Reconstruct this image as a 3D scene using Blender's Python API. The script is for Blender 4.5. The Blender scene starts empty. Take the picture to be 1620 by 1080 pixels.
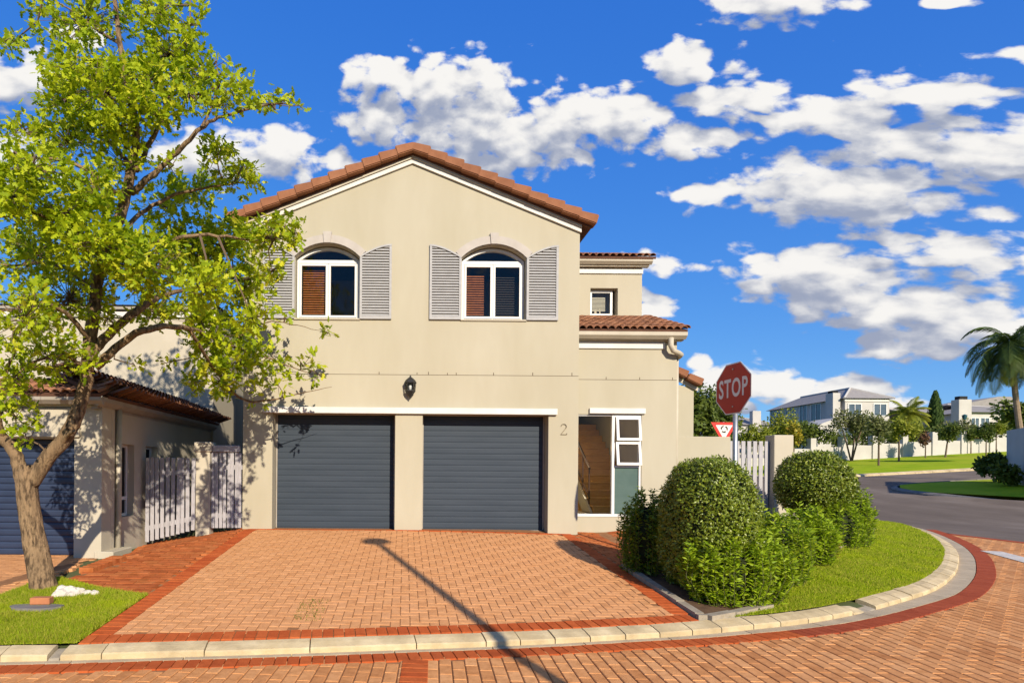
import bpy, bmesh, math, random
import numpy as np
from mathutils import Vector, Matrix, geometry
R = math.radians
rng = np.random.default_rng(7)
random.seed(7)
sc = bpy.context.scene

# ------------------------------------------------------------------ camera
F, PX, PY, CZ, ROLL = 904.0, 640.0, 745.0, 1.75, R(.45)
cam = bpy.data.cameras.new('camera'); camo = bpy.data.objects.new('camera', cam)
sc.collection.objects.link(camo); sc.camera = camo
cam.sensor_width = 36; cam.lens = 36 * F / 1620
cam.shift_x = (810 - PX) / 1620; cam.shift_y = (PY - 540) / 1620
cam.clip_start = .05; cam.clip_end = 3000
camo.location = (0, 0, CZ)
camo.rotation_euler = (Matrix.Rotation(R(90), 3, 'X') @ Matrix.Rotation(ROLL, 3, 'Z')).to_euler()

# ------------------------------------------------------------------ light, sky, exposure
SUN_AZ, SUN_EL = R(18.5), R(26)          # the sun stands behind the camera, a little to the right
sun = bpy.data.lights.new('sun', 'SUN'); suno = bpy.data.objects.new('sun', sun)
sc.collection.objects.link(suno)
sun.energy = 4.6; sun.angle = R(.5); sun.color = (1, .87, .68)
LDIR = Vector((-math.sin(SUN_AZ) * math.cos(SUN_EL), math.cos(SUN_AZ) * math.cos(SUN_EL), -math.sin(SUN_EL)))
suno.rotation_euler = LDIR.to_track_quat('-Z', 'Y').to_euler()
suno.location = (20, -40, 30)
sc.view_settings.view_transform = 'Standard'; sc.view_settings.look = 'None'
sc.view_settings.gamma = 1; sc.view_settings.exposure = 0.6
sc.cycles.max_bounces = 8; sc.cycles.transparent_max_bounces = 16
sc.cycles.caustics_reflective = False; sc.cycles.caustics_refractive = False

def build_world():
    w = bpy.data.worlds.new('World'); sc.world = w; w.use_nodes = True
    w.cycles.sampling_method = 'MANUAL'; w.cycles.sample_map_resolution = 256
    nt = w.node_tree; nt.nodes.clear()
    def azel(px, py):
        a, b = (px - PX) / F, -(py - PY - (px - PX) * math.sin(ROLL)) / F
        v = Vector((a, 1, b)).normalized()
        return math.atan2(v.x, v.y), v.z / v.y
    # clouds: centre px, radii px
    B = [(600,180,85,40),(600,115,48,42),(715,140,95,62),(770,210,190,66),(880,205,95,50),(975,185,52,68),
         (1090,100,78,30),(1140,158,88,38),(1085,225,54,36),(1205,190,26,16),
         (1340,295,180,72),(1300,190,110,42),(1460,150,75,46),(1545,235,140,90),(1640,250,110,90),
         (1225,4,125,36),(1505,0,45,18),(1525,405,118,46),(1290,430,130,56),(1320,465,190,34),(1420,490,190,34),
         (1510,505,150,50),(1470,535,170,26),(1400,553,60,12),(1150,595,75,24),(1230,610,100,30),(1340,615,85,24),(1270,640,170,18),
         (430,245,70,48),(525,255,30,24),(330,250,70,60),(20,125,75,62),(120,55,40,20),(1115,308,32,34),(1405,375,32,24),
         (1045,415,32,26),(1015,475,22,26),(1030,492,34,12),(1620,90,22,30),(1092,567,30,10),(-120,250,160,80),(-300,60,150,70)]
    AS = 2.0                              # clouds are about twice as wide as high; longer ones are rows of blobs
    blobs = []
    for x, y, rx, ry in B:
        a, e = azel(x, y)
        a1, e1 = azel(x + rx, y); a0, _ = azel(x - rx, y); _, e2 = azel(x, y - ry); _, e3 = azel(x, y + ry)
        ra, re = (a1 - a0) / 2, abs(e2 - e3) / 2
        n = max(1, round(ra / (AS * re) * .8)); r = 1.04 * (re * AS if n > 1 else (ra + AS * re) / 2)
        for k in range(n): blobs.append((a + (ra - r) * (2 * k / (n - 1) - 1 if n > 1 else 0), e * AS, r))
    g = bpy.data.node_groups.new('cloud_field', 'ShaderNodeTree')
    g.interface.new_socket('p', in_out='INPUT', socket_type='NodeSocketVector')
    g.interface.new_socket('f', in_out='OUTPUT', socket_type='NodeSocketFloat')
    gi = g.nodes.new('NodeGroupInput'); go = g.nodes.new('NodeGroupOutput')
    def gm(op, a, b=None, c=None):
        n = g.nodes.new('ShaderNodeMath'); n.operation = op
        for i, v in enumerate((a, b, c)):
            if v is None: continue
            if isinstance(v, (int, float)): n.inputs[i].default_value = v
            else: g.links.new(v, n.inputs[i])
        return n.outputs[0]
    def noise(scale, det, rough, vec, dist=0.):
        n = g.nodes.new('ShaderNodeTexNoise'); n.inputs['Scale'].default_value = scale
        n.inputs['Detail'].default_value = det; n.inputs['Roughness'].default_value = rough
        n.inputs['Distortion'].default_value = dist
        g.links.new(vec, n.inputs['Vector']); return n
    st = g.nodes.new('ShaderNodeVectorMath'); st.operation = 'MULTIPLY'; st.inputs[1].default_value = (1, 1.35, 1)
    g.links.new(gi.outputs[0], st.inputs[0])
    warp = noise(9, 2, .55, st.outputs[0])
    wv = g.nodes.new('ShaderNodeVectorMath'); wv.operation = 'MULTIPLY_ADD'
    g.links.new(warp.outputs['Color'], wv.inputs[0]); wv.inputs[1].default_value = (.075, .045, 0)
    sb = g.nodes.new('ShaderNodeVectorMath'); sb.operation = 'SUBTRACT'
    g.links.new(gi.outputs[0], sb.inputs[0]); sb.inputs[1].default_value = (.0375, .0225, 0)
    g.links.new(sb.outputs[0], wv.inputs[2])
    asp = g.nodes.new('ShaderNodeVectorMath'); asp.operation = 'MULTIPLY'; asp.inputs[1].default_value = (1, AS, 0)
    g.links.new(wv.outputs[0], asp.inputs[0])
    # the same sort of clouds go on all round the sky, outside what the frame shows
    lo = noise(2.6, 1, .5, asp.outputs[0], 0.).outputs['Fac']
    aw = g.nodes.new('ShaderNodeSeparateXYZ'); g.links.new(gi.outputs[0], aw.inputs[0])
    dz = gm('MAXIMUM', gm('SUBTRACT', gm('ABSOLUTE', gm('SUBTRACT', aw.outputs[0], .08)), .80), gm('SUBTRACT', aw.outputs[1], .92))
    wide = gm('MULTIPLY', gm('MAXIMUM', gm('MINIMUM', gm('MULTIPLY', dz, 8.), 1.), 0.), 1.)
    acc = gm('SUBTRACT', gm('ADD', gm('MULTIPLY', gm('SUBTRACT', lo, .5), 5.), wide), 1.35)
    acc = gm('MINIMUM', acc, gm('SUBTRACT', gm('MULTIPLY', wide, 2.4), 1.4))
    for a, e, r in blobs:
        L = g.nodes.new('ShaderNodeVectorMath'); L.operation = 'DISTANCE'
        g.links.new(asp.outputs[0], L.inputs[0]); L.inputs[1].default_value = (a, e, 0)
        acc = gm('MAXIMUM', acc, gm('MULTIPLY_ADD', L.outputs['Value'], -1 / r, 1.))
    acc = gm('MAXIMUM', acc, -1.2)
    n1 = noise(17, 7, .55, st.outputs[0], .2).outputs['Fac']
    vor = g.nodes.new('ShaderNodeTexVoronoi'); vor.feature = 'F1'; vor.voronoi_dimensions = '2D'; vor.inputs['Scale'].default_value = 27
    vw = g.nodes.new('ShaderNodeVectorMath'); vw.operation = 'MULTIPLY_ADD'; g.links.new(warp.outputs['Color'], vw.inputs[0]); vw.inputs[1].default_value = (.05, .05, 0); g.links.new(st.outputs[0], vw.inputs[2])
    g.links.new(vw.outputs[0], vor.inputs['Vector']); n2 = gm('SUBTRACT', 1.12, vor.outputs['Distance'])
    f = gm('ADD', gm('MULTIPLY', acc, .60), gm('MULTIPLY', gm('SUBTRACT', n1, .53), 1.4))
    f = gm('ADD', f, gm('MULTIPLY', gm('SUBTRACT', n2, .5), .40))
    g.links.new(f, go.inputs[0])

    def N(t, **k):
        n = nt.nodes.new(t)
        for a, b in k.items(): setattr(n, a, b)
        return n
    def m(op, a, b=None, c=None):
        n = N('ShaderNodeMath', operation=op)
        for i, v in enumerate((a, b, c)):
            if v is None: continue
            if isinstance(v, (int, float)): n.inputs[i].default_value = v
            else: nt.links.new(v, n.inputs[i])
        return n.outputs[0]
    tc = N('ShaderNodeTexCoord'); nv = N('ShaderNodeVectorMath', operation='NORMALIZE')
    nt.links.new(tc.outputs['Generated'], nv.inputs[0])
    sx = N('ShaderNodeSeparateXYZ'); nt.links.new(nv.outputs[0], sx.inputs[0])
    az = m('ARCTAN2', sx.outputs[0], sx.outputs[1]); el = m('DIVIDE', sx.outputs[2], m('MAXIMUM', m('ABSOLUTE', sx.outputs[1]), .42))
    cb = N('ShaderNodeCombineXYZ'); nt.links.new(az, cb.inputs[0]); nt.links.new(el, cb.inputs[1])
    def field(off):
        ad = N('ShaderNodeVectorMath', operation='ADD'); nt.links.new(cb.outputs[0], ad.inputs[0]); ad.inputs[1].default_value = off
        q = N('ShaderNodeGroup'); q.node_tree = g; nt.links.new(ad.outputs[0], q.inputs[0]); return q.outputs[0]
    f0 = field((0, 0, 0)); f2 = field((.014, .048, 0))
    def ramp(v, lo, hi, a=0., b=1.):
        n = N('ShaderNodeMapRange', interpolation_type='SMOOTHSTEP'); nt.links.new(v, n.inputs[0])
        for i, q in enumerate((lo, hi, a, b)): n.inputs[i + 1].default_value = q
        return n.outputs[0]
    dens = ramp(f0, .0, .25)
    g2 = m('SUBTRACT', f0, f2)
    thick = ramp(f0, .10, .70)
    lit = m('ADD', m('MULTIPLY', g2, 1.0), .52)
    lit = m('SUBTRACT', lit, m('MULTIPLY', thick, .14))
    lit = ramp(lit, .12, .98)
    cc = N('ShaderNodeMix', data_type='RGBA'); nt.links.new(lit, cc.inputs[0])
    cc.inputs[6].default_value = (.36, .41, .55, 1); cc.inputs[7].default_value = (1.0, .98, .95, 1)
    sky = N('ShaderNodeTexSky', sky_type='NISHITA', sun_disc=False)
    sky.sun_elevation = SUN_EL; sky.sun_rotation = math.pi - SUN_AZ
    sky.altitude = 50; sky.air_density = 1.0; sky.dust_density = 0.; sky.ozone_density = 4.
    hs = N('ShaderNodeHueSaturation'); nt.links.new(sky.outputs[0], hs.inputs['Color'])
    hs.inputs['Saturation'].default_value = 1.28; hs.inputs['Value'].default_value = 1.0
    sep = N('ShaderNodeSeparateColor'); nt.links.new(hs.outputs[0], sep.inputs[0]); com = N('ShaderNodeCombineColor')
    for i, (gam, k) in enumerate(((.6, .36), (.6, .56), (.3, .87))):      # the deep, even blue of the photograph
        nt.links.new(m('MULTIPLY', m('POWER', m('MULTIPLY', m('MAXIMUM', sep.outputs[i], 0.), .165), gam), k / .165), com.inputs[i])
    bg1 = N('ShaderNodeBackground'); nt.links.new(com.outputs[0], bg1.inputs[0]); bg1.inputs[1].default_value = .109
    bg2 = N('ShaderNodeBackground'); nt.links.new(cc.outputs[2], bg2.inputs[0]); bg2.inputs[1].default_value = .62
    mx = N('ShaderNodeMixShader'); nt.links.new(dens, mx.inputs[0])
    nt.links.new(bg1.outputs[0], mx.inputs[1]); nt.links.new(bg2.outputs[0], mx.inputs[2])
    out = N('ShaderNodeOutputWorld'); nt.links.new(mx.outputs[0], out.inputs[0])
build_world()

# ------------------------------------------------------------------ geometry of the place
def unroll(px, py):
    dx, dy = px - PX, py - PY; c, s = math.cos(ROLL), math.sin(ROLL)
    return dx * c + dy * s, -dx * s + dy * c
def P(px, py, Y):                      # point at depth Y seen at a photo pixel
    a, b = unroll(px, py); return Vector((a / F * Y, Y, CZ - b / F * Y))
def proj(x, y, z):
    a, b = x / y * F, -(z - CZ) / y * F; c, s = math.cos(ROLL), math.sin(ROLL)
    return PX + a * c - b * s, PY + a * s + b * c
def sp(x): return np.where(np.asarray(x) > 4, x, np.log1p(np.exp(4 * np.minimum(x, 4))) / 4)
def zr(x, y):                          # level of the streets and the rising ground beyond
    x = np.asarray(x, float); y = np.asarray(y, float)
    u = .7 * (x - 17) + .7 * (y - 19)
    rise = .08 * sp(u); rise = 7 * np.tanh(rise / 7)
    return .022 * sp(x - 3) / (1 + np.maximum(0, x - 3) / 40) + rise
KB = [(-16,4.25),(-9,4.65),(-3.63,5.14),(-2.76,5.23),(-1.86,5.34),(-.89,5.46),(.13,5.60),(.83,5.70),(1.55,5.82),(2.33,5.98),(3.11,6.14),(3.89,6.34),
      (4.65,6.56),(5.42,6.89),(6.29,7.36),(7.58,8.16),(8.85,9.20),(10.02,10.32),(11.25,11.62),(12.53,13.18),(14.0,15.3),(14.97,17.1),(15.5,19.4),(15.8,23),(15.9,30),(15.9,60)]
def catmull(p, n=14):
    p = np.array(p, float); q = np.vstack([2 * p[0] - p[1], p, 2 * p[-1] - p[-2]]); out = []
    for i in range(1, len(q) - 2):
        for t in np.linspace(0, 1, n, endpoint=False):
            a, b, c, d = q[i - 1], q[i], q[i + 1], q[i + 2]
            out.append(.5 * (2 * b + (c - a) * t + (2 * a - 5 * b + 4 * c - d) * t * t + (3 * b - a - 3 * c + d) * t ** 3))
    return np.vstack([out, p[-1:]])
class Curve:
    def __init__(s, pts):
        s.p = np.array(pts, float); d = np.diff(s.p, axis=0); s.l = np.hypot(d[:, 0], d[:, 1]); s.s = np.concatenate([[0], np.cumsum(s.l)])
    def at(s, t):
        x = np.interp(t, s.s, s.p[:, 0]); y = np.interp(t, s.s, s.p[:, 1]); return np.array([x, y])
    def tan(s, t):
        v = s.at(t + .08) - s.at(t - .08); return v / np.hypot(*v)
    def off(s, t, o):                  # o > 0: to the left of travel (inside the kerb)
        v = s.tan(t); return s.at(t) + o * np.array([-v[1], v[0]])
    def dist(s, x, y):
        x = np.atleast_1d(np.asarray(x, float)); y = np.atleast_1d(np.asarray(y, float)); sh = x.shape; x = x.ravel(); y = y.ravel()
        best = np.full(len(x), 1e9); sg = np.zeros(len(x))
        for i in range(0, len(s.p) - 1, 1):
            ax, ay = s.p[i]; bx, by = s.p[i + 1]; dx, dy = bx - ax, by - ay; L = dx * dx + dy * dy
            t = np.clip(((x - ax) * dx + (y - ay) * dy) / L, 0, 1); ex, ey = x - ax - t * dx, y - ay - t * dy
            d = ex * ex + ey * ey; c = dx * ey - dy * ex; m = d < best; best = np.where(m, d, best); sg = np.where(m, np.sign(c), sg)
        return (np.sqrt(best) * np.where(sg == 0, 1, sg)).reshape(sh)
    def near(s, x, y):
        return s.s[np.argmin((s.p[:, 0] - x) ** 2 + (s.p[:, 1] - y) ** 2)]
KERB = Curve(catmull(KB, 8))
FLOOR = .587
def h(x, y):                           # level of the yards inside the kerb
    x = np.asarray(x, float); y = np.asarray(y, float); d = KERB.dist(x, y).reshape(x.shape)
    sl = .0905 + .07 * np.clip((x - 4) / 2, 0, 1)
    cap = np.where(x < -3.2, np.maximum(.26, FLOOR - .17 * (-3.2 - x)), FLOOR)
    z0 = zr(x, y)
    return np.minimum(z0 + .1 + sl * np.maximum(0, d - .2), np.maximum(cap, z0 + .1))
def G(px, py, f=None, off=0.):
    f = f or zr; a, b = unroll(px, py); kx, kz = a / F, -b / F
    Y = np.arange(3, 220, .05); g = CZ + kz * Y - (f(kx * Y, Y) + off); i = int(np.argmax(g < 0))
    Y = Y[i]; return Vector((kx * Y, Y, float(f(np.array([kx * Y]), np.array([Y]))[0]) + off))
def zh(x, y): return float(h(np.array([x]), np.array([y]))[0])
def zs(x, y): return float(zr(np.array([x]), np.array([y]))[0])

# ------------------------------------------------------------------ object helpers
WO = {}
def link(o):
    sc.collection.objects.link(o); return o
def tag(o, label=None, cat=None, group=None, kind=None):
    if label: o['label'] = label
    if cat: o['category'] = cat
    if group: o['group'] = group
    if kind: o['kind'] = kind
    return o
def empty(name, loc=(0, 0, 0), label=None, cat=None, group=None, kind=None):
    o = link(bpy.data.objects.new(name, None)); o.location = loc; o.empty_display_size = .2
    WO[o.name] = Vector(loc); return tag(o, label, cat, group, kind)
def put(name, me, mats, parent=None, origin=None):      # mesh in world coordinates -> object under its thing
    o = link(bpy.data.objects.new(name, me))
    for mm in (mats if isinstance(mats, (list, tuple)) else [mats]): me.materials.append(MAT[mm])
    if parent is not None:
        org = WO[parent.name]; o.parent = parent; me.transform(Matrix.Translation(-org)); WO[o.name] = org
    else:
        org = Vector(origin or (0, 0, 0)); me.transform(Matrix.Translation(-org)); o.location = org; WO[o.name] = org
    return o
def piece(name, me, parent, loc, rot=None):             # shared-mesh piece
    o = link(bpy.data.objects.new(name, me)); o.parent = parent; o.location = Vector(loc) - WO[parent.name]
    if rot is not None: o.rotation_euler = rot
    return o
class MB:
    def __init__(s): s.v = []; s.f = []; s.m = []
    def add(s, vs, fs, mi=0):
        b = len(s.v); s.v += [tuple(v) for v in vs]; s.f += [tuple(b + i for i in f) for f in fs]; s.m += [mi] * len(fs); return s
    def box(s, x0, x1, y0, y1, z0, z1, M=None, mi=0, bev=0.):
        if bev:
            bm = bmesh.new(); bmesh.ops.create_cube(bm, size=1)
            bmesh.ops.scale(bm, vec=(x1 - x0, y1 - y0, z1 - z0), verts=bm.verts)
            bmesh.ops.translate(bm, vec=((x0 + x1) / 2, (y0 + y1) / 2, (z0 + z1) / 2), verts=bm.verts)
            bmesh.ops.bevel(bm, geom=bm.edges[:], offset=bev, segments=1, affect='EDGES')
            bm.verts.ensure_lookup_table(); vs = [Vector(v.co) for v in bm.verts]; fs = [[v.index for v in f.verts] for f in bm.faces]; bm.free()
        else:
            vs = [Vector((x, y, z)) for z in (z0, z1) for y in (y0, y1) for x in (x0, x1)]
            fs = [(0, 2, 3, 1), (4, 5, 7, 6), (0, 1, 5, 4), (2, 6, 7, 3), (0, 4, 6, 2), (1, 3, 7, 5)]
        if M is not None: vs = [M @ v for v in vs]
        return s.add(vs, fs, mi)
    def tube(s, pts, rad, n=8, caps=True, mi=0):
        pts = [Vector(p) for p in pts]; rad = rad if isinstance(rad, (list, tuple)) else [rad] * len(pts)
        b = len(s.v); up = None
        for i, p in enumerate(pts):
            t = (pts[min(i + 1, len(pts) - 1)] - pts[max(i - 1, 0)]).normalized()
            if up is None: up = t.orthogonal().normalized()
            up = (up - t * up.dot(t)); up = up.normalized() if up.length > 1e-6 else t.orthogonal().normalized()
            q = t.cross(up)
            for k in range(n):
                a = 2 * math.pi * k / n; s.v.append(tuple(p + (up * math.cos(a) + q * math.sin(a)) * rad[i]))
        for i in range(len(pts) - 1):
            for k in range(n):
                s.f.append((b + i * n + k, b + i * n + (k + 1) % n, b + (i + 1) * n + (k + 1) % n, b + (i + 1) * n + k)); s.m.append(mi)
        if caps:
            s.f.append(tuple(b + k for k in reversed(range(n)))); s.f.append(tuple(b + (len(pts) - 1) * n + k for k in range(n))); s.m += [mi, mi]
        return s
    def extr(s, outline, d, mi=0):            # closed 3D outline, extruded by vector d
        n = len(outline); o = [Vector(p) for p in outline]; d = Vector(d)
        vs = o + [p + d for p in o]; fs = [tuple(reversed(range(n))), tuple(range(n, 2 * n))] + [(i, (i + 1) % n, n + (i + 1) % n, n + i) for i in range(n)]
        return s.add(vs, fs, mi)
    def mesh(s, name, smooth=False):
        me = bpy.data.meshes.new(name); me.from_pydata(s.v, [], s.f); me.polygons.foreach_set('material_index', s.m)
        bm = bmesh.new(); bm.from_mesh(me); bmesh.ops.recalc_face_normals(bm, faces=bm.faces); bm.to_mesh(me); bm.free()
        if smooth:
            me.polygons.foreach_set('use_smooth', [True] * len(me.polygons))
        me.update(); return me
    def build(s, name, mats, parent=None, smooth=False, origin=None):
        return put(name, s.mesh(name, smooth), mats, parent, origin)
def arrays_mesh(name, V, T, rnd=None):        # numpy verts and triangles (or quads)
    me = bpy.data.meshes.new(name); n, k = T.shape
    me.vertices.add(len(V)); me.vertices.foreach_set('co', np.ascontiguousarray(V, np.float32).ravel())
    me.loops.add(n * k); me.loops.foreach_set('vertex_index', np.ascontiguousarray(T, np.int32).ravel())
    me.polygons.add(n); me.polygons.foreach_set('loop_start', np.arange(n, dtype=np.int32) * k)
    if k == 4: me.polygons.foreach_set('use_smooth', [False] * n)
    if rnd is not None:
        at = me.attributes.new('rnd', 'FLOAT', 'POINT'); at.data.foreach_set('value', np.ascontiguousarray(rnd, np.float32))
    me.update(calc_edges=True); me.validate(); return me
def wall_holes(outer, holes, Y, th, mb=None):     # wall in the XZ plane at Y, thickness th to the back, with openings
    mb = mb or MB(); loops = [outer] + holes
    tris = geometry.tessellate_polygon([[Vector((x, z, 0)) for x, z in l] for l in loops])
    flat = [p for l in loops for p in l]; n = len(flat)
    vs = [(x, Y, z) for x, z in flat] + [(x, Y + th, z) for x, z in flat]
    fs = [tuple(t) for t in tris] + [tuple(n + i for i in reversed(t)) for t in tris]
    b = 0
    for l in loops:
        k = len(l)
        fs += [(b + i, b + (i + 1) % k, n + b + (i + 1) % k, n + b + i) for i in range(k)]; b += k
    return mb.add(vs, fs)
def rect(x0, x1, z0, z1): return [(x0, z0), (x1, z0), (x1, z1), (x0, z1)]
def patch(name, poly, zf, mat, step=.5, off=0., parent=None, kind='structure'):
    poly = np.array(poly, float); n = len(poly)
    xs = np.arange(poly[:, 0].min(), poly[:, 0].max(), step); ys = np.arange(poly[:, 1].min(), poly[:, 1].max(), step)
    g = np.array([(x + step * .13, y + step * .17) for x in xs for y in ys]) if len(xs) and len(ys) else np.zeros((0, 2))
    g = g[inside(poly, g)] if len(g) else g
    vs = [Vector(p) for p in poly] + [Vector(p) for p in g]
    r = geometry.delaunay_2d_cdt(vs, [], [list(range(n))], 1, 1e-5)
    V = np.array([(v.x, v.y) for v in r[0]]); z = zf(V[:, 0], V[:, 1]) + off
    me = bpy.data.meshes.new(name); me.from_pydata([(a[0], a[1], c) for a, c in zip(V, z)], [], r[2]); me.update()
    bm = bmesh.new(); bm.from_mesh(me)
    bmesh.ops.recalc_face_normals(bm, faces=bm.faces)
    if sum(f.normal.z for f in bm.faces) < 0: bmesh.ops.reverse_faces(bm, faces=bm.faces)
    for f in bm.faces: f.smooth = True
    bm.to_mesh(me); bm.free()
    o = put(name, me, mat, parent)
    if kind and parent is None: o['kind'] = kind
    return o
def inside(poly, pts):
    x, y = pts[:, 0], pts[:, 1]; r = np.zeros(len(pts), bool); n = len(poly)
    for i in range(n):
        ax, ay = poly[i]; bx, by = poly[(i + 1) % n]
        if ay == by: continue
        c = ((ay > y) != (by > y)) & (x < (bx - ax) * (y - ay) / (by - ay) + ax); r ^= c
    return r

# ------------------------------------------------------------------ materials
MAT = {}
def lin(r, g, b): return tuple(((c / 255) / 12.92 if c / 255 < .04045 else ((c / 255 + .055) / 1.055) ** 2.4) for c in (r, g, b)) + (1,)
def mat(name, col, rough=.8, col2=None, scale=6., detail=6., bump=0., bscale=None, spec=.3, metal=0., rnd=None, trans=0., hi=None, stretch=None, lohi=(.35, .65), bdist=.01):
    """col..col2 mixed by noise; rnd = list of colours picked by the piece's own random number"""
    m = bpy.data.materials.new(name); m.use_nodes = True; nt = m.node_tree; nt.nodes.clear()
    def N(t, **k):
        n = nt.nodes.new(t)
        for a, b in k.items(): setattr(n, a, b)
        return n
    L = nt.links.new
    out = N('ShaderNodeOutputMaterial'); bs = N('ShaderNodeBsdfPrincipled')
    bs.inputs['Roughness'].default_value = rough; bs.inputs['Metallic'].default_value = metal; bs.inputs['Specular IOR Level'].default_value = spec
    tc = N('ShaderNodeTexCoord'); vec = tc.outputs['Object']
    oi = N('ShaderNodeObjectInfo'); at = N('ShaderNodeAttribute', attribute_name='rnd')
    if rnd:
        ad = N('ShaderNodeVectorMath', operation='ADD'); L(vec, ad.inputs[0])
        sc_ = N('ShaderNodeVectorMath', operation='SCALE'); sc_.inputs[0].default_value = (37, 17, 5); L(oi.outputs['Random'], sc_.inputs['Scale'])
        L(sc_.outputs[0], ad.inputs[1]); vec = ad.outputs[0]
    if stretch:
        mp = N('ShaderNodeMapping'); mp.inputs['Scale'].default_value = stretch; L(vec, mp.inputs[0]); vec = mp.outputs[0]
    c = None
    def noise(s, d=detail, r=.6):
        n = N('ShaderNodeTexNoise'); n.inputs['Scale'].default_value = s; n.inputs['Detail'].default_value = d; n.inputs['Roughness'].default_value = r
        L(vec, n.inputs['Vector']); return n.outputs['Fac']
    if rnd:
        ad = N('ShaderNodeMath', operation='ADD'); L(oi.outputs['Random'], ad.inputs[0]); L(at.outputs['Fac'], ad.inputs[1])
        fr = N('ShaderNodeMath', operation='FRACT'); L(ad.outputs[0], fr.inputs[0])
        cr = N('ShaderNodeValToRGB'); L(fr.outputs[0], cr.inputs[0]); e = cr.color_ramp.elements
        while len(e) < len(rnd): e.new(.5)
        for i, cc in enumerate(rnd): e[i].position = i / max(1, len(rnd) - 1); e[i].color = tuple(cc[:3]) + (1,)
        c = cr.outputs[0]
    if col2 is not None:
        mr = N('ShaderNodeMapRange'); L(noise(scale), mr.inputs[0]); mr.inputs[1].default_value = lohi[0]; mr.inputs[2].default_value = lohi[1]
        mx = N('ShaderNodeMix', data_type='RGBA'); L(mr.outputs[0], mx.inputs[0])
        if c is None:
            mx.inputs[6].default_value = tuple(col[:3]) + (1,); mx.inputs[7].default_value = tuple(col2[:3]) + (1,)
        else:
            mx.blend_type = 'MULTIPLY'; L(c, mx.inputs[6]); mx.inputs[7].default_value = tuple(col2[:3]) + (1,)
        c = mx.outputs[2]
    if hi is not None:                       # a second, larger mottling
        mr = N('ShaderNodeMapRange'); L(noise(hi[1], 4), mr.inputs[0]); mr.inputs[1].default_value = .42; mr.inputs[2].default_value = .7
        mx = N('ShaderNodeMix', data_type='RGBA'); L(mr.outputs[0], mx.inputs[0])
        if c is None: mx.inputs[6].default_value = tuple(col[:3]) + (1,)
        else: L(c, mx.inputs[6])
        mx.inputs[7].default_value = tuple(hi[0][:3]) + (1,); c = mx.outputs[2]
    if c is None: bs.inputs['Base Color'].default_value = tuple(col[:3]) + (1,)
    else: L(c, bs.inputs['Base Color'])
    if bump:
        bn = N('ShaderNodeBump'); bn.inputs['Strength'].default_value = bump; bn.inputs['Distance'].default_value = bdist
        L(noise(bscale or scale * 6, 8, .65), bn.inputs['Height']); L(bn.outputs[0], bs.inputs['Normal'])
    if trans:
        tr = N('ShaderNodeBsdfTranslucent')
        if c is None: tr.inputs[0].default_value = tuple(col[:3]) + (1,)
        else: L(c, tr.inputs[0])
        ms = N('ShaderNodeMixShader'); ms.inputs[0].default_value = trans; L(bs.outputs[0], ms.inputs[1]); L(tr.outputs[0], ms.inputs[2]); L(ms.outputs[0], out.inputs[0])
    else: L(bs.outputs[0], out.inputs[0])
    MAT[name] = m; return m
def glassmat(name, tint, refl=.06, rough=.0):
    m = bpy.data.materials.new(name); m.use_nodes = True; nt = m.node_tree; nt.nodes.clear(); L = nt.links.new
    out = nt.nodes.new('ShaderNodeOutputMaterial'); t = nt.nodes.new('ShaderNodeBsdfTransparent'); t.inputs[0].default_value = tint
    g = nt.nodes.new('ShaderNodeBsdfGlossy'); g.inputs['Roughness'].default_value = rough
    lw = nt.nodes.new('ShaderNodeFresnel'); lw.inputs[0].default_value = 1.5
    ad = nt.nodes.new('ShaderNodeMath'); ad.operation = 'ADD'; L(lw.outputs[0], ad.inputs[0]); ad.inputs[1].default_value = refl
    mx = nt.nodes.new('ShaderNodeMixShader'); L(ad.outputs[0], mx.inputs[0]); L(t.outputs[0], mx.inputs[1]); L(g.outputs[0], mx.inputs[2]); L(mx.outputs[0], out.inputs[0])
    MAT[name] = m
S = (.415, .385, .302)
mat('stucco', S, .9, (S[0]*.93, S[1]*.92, S[2]*.9), 1.1, 8, .25, 140, spec=.1, hi=((S[0]*.88, S[1]*.865, S[2]*.82), .8), stretch=(1, 1, .28))
mat('stucco_pale', (.46, .42, .34), .9, (.42, .38, .30), 1.3, 8, .2, 120, spec=.1)
mat('white_wall', (.47, .455, .43), .9, (.42, .405, .38), 1.0, 6, .1, 40, spec=.1)
mat('white_paint', (.60, .59, .565), .6, (.54, .525, .50), 3, 6, .05, 60)
mat('white_frame', (.62, .62, .61), .4)
mat('moulding', (.42, .39, .36), .8, (.37, .34, .31), 4, 6, .15, 90)
mat('shutter', (.375, .375, .38), .7, (.315, .315, .32), 9, 6, .1, 80, stretch=(1, 1, 4))
mat('garage_blue', (.032, .044, .062), .62, (.039, .052, .072), 2.2, 6, .04, 60, spec=.18, stretch=(.4, 1, 3))
mat('garage_navy', (.014, .025, .058), .5, (.02, .034, .075), 2, 5, .04, 60, spec=.5)
mat('number_grey', (.20, .16, .11), .7)
mat('dark', (.012, .012, .013), .8)
mat('joint_dark', (.10, .075, .05), .9)
mat('terracotta', None, .85, (.82, .78, .74), 5, 6, .2, 60, rnd=[(.25, .105, .052), (.28, .122, .062), (.225, .095, .048), (.265, .112, .057)])
MAT['terracotta'].name = 'terracotta'
mat('roof_tile', None, .85, (.62, .55, .5), 8, 6, .3, 60, rnd=[(.20, .085, .045), (.29, .135, .07), (.15, .07, .042), (.25, .105, .055), (.33, .17, .10)], lohi=(.5, .75))
mat('roof_under', (.13, .06, .038), .9, (.09, .045, .03), 6, 5)
mat('gutter_beige', (.46, .42, .34), .6, (.40, .36, .28), 3, 5)
mat('gutter_grey', (.34, .31, .27), .6, (.27, .24, .20), 3, 5)
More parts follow.
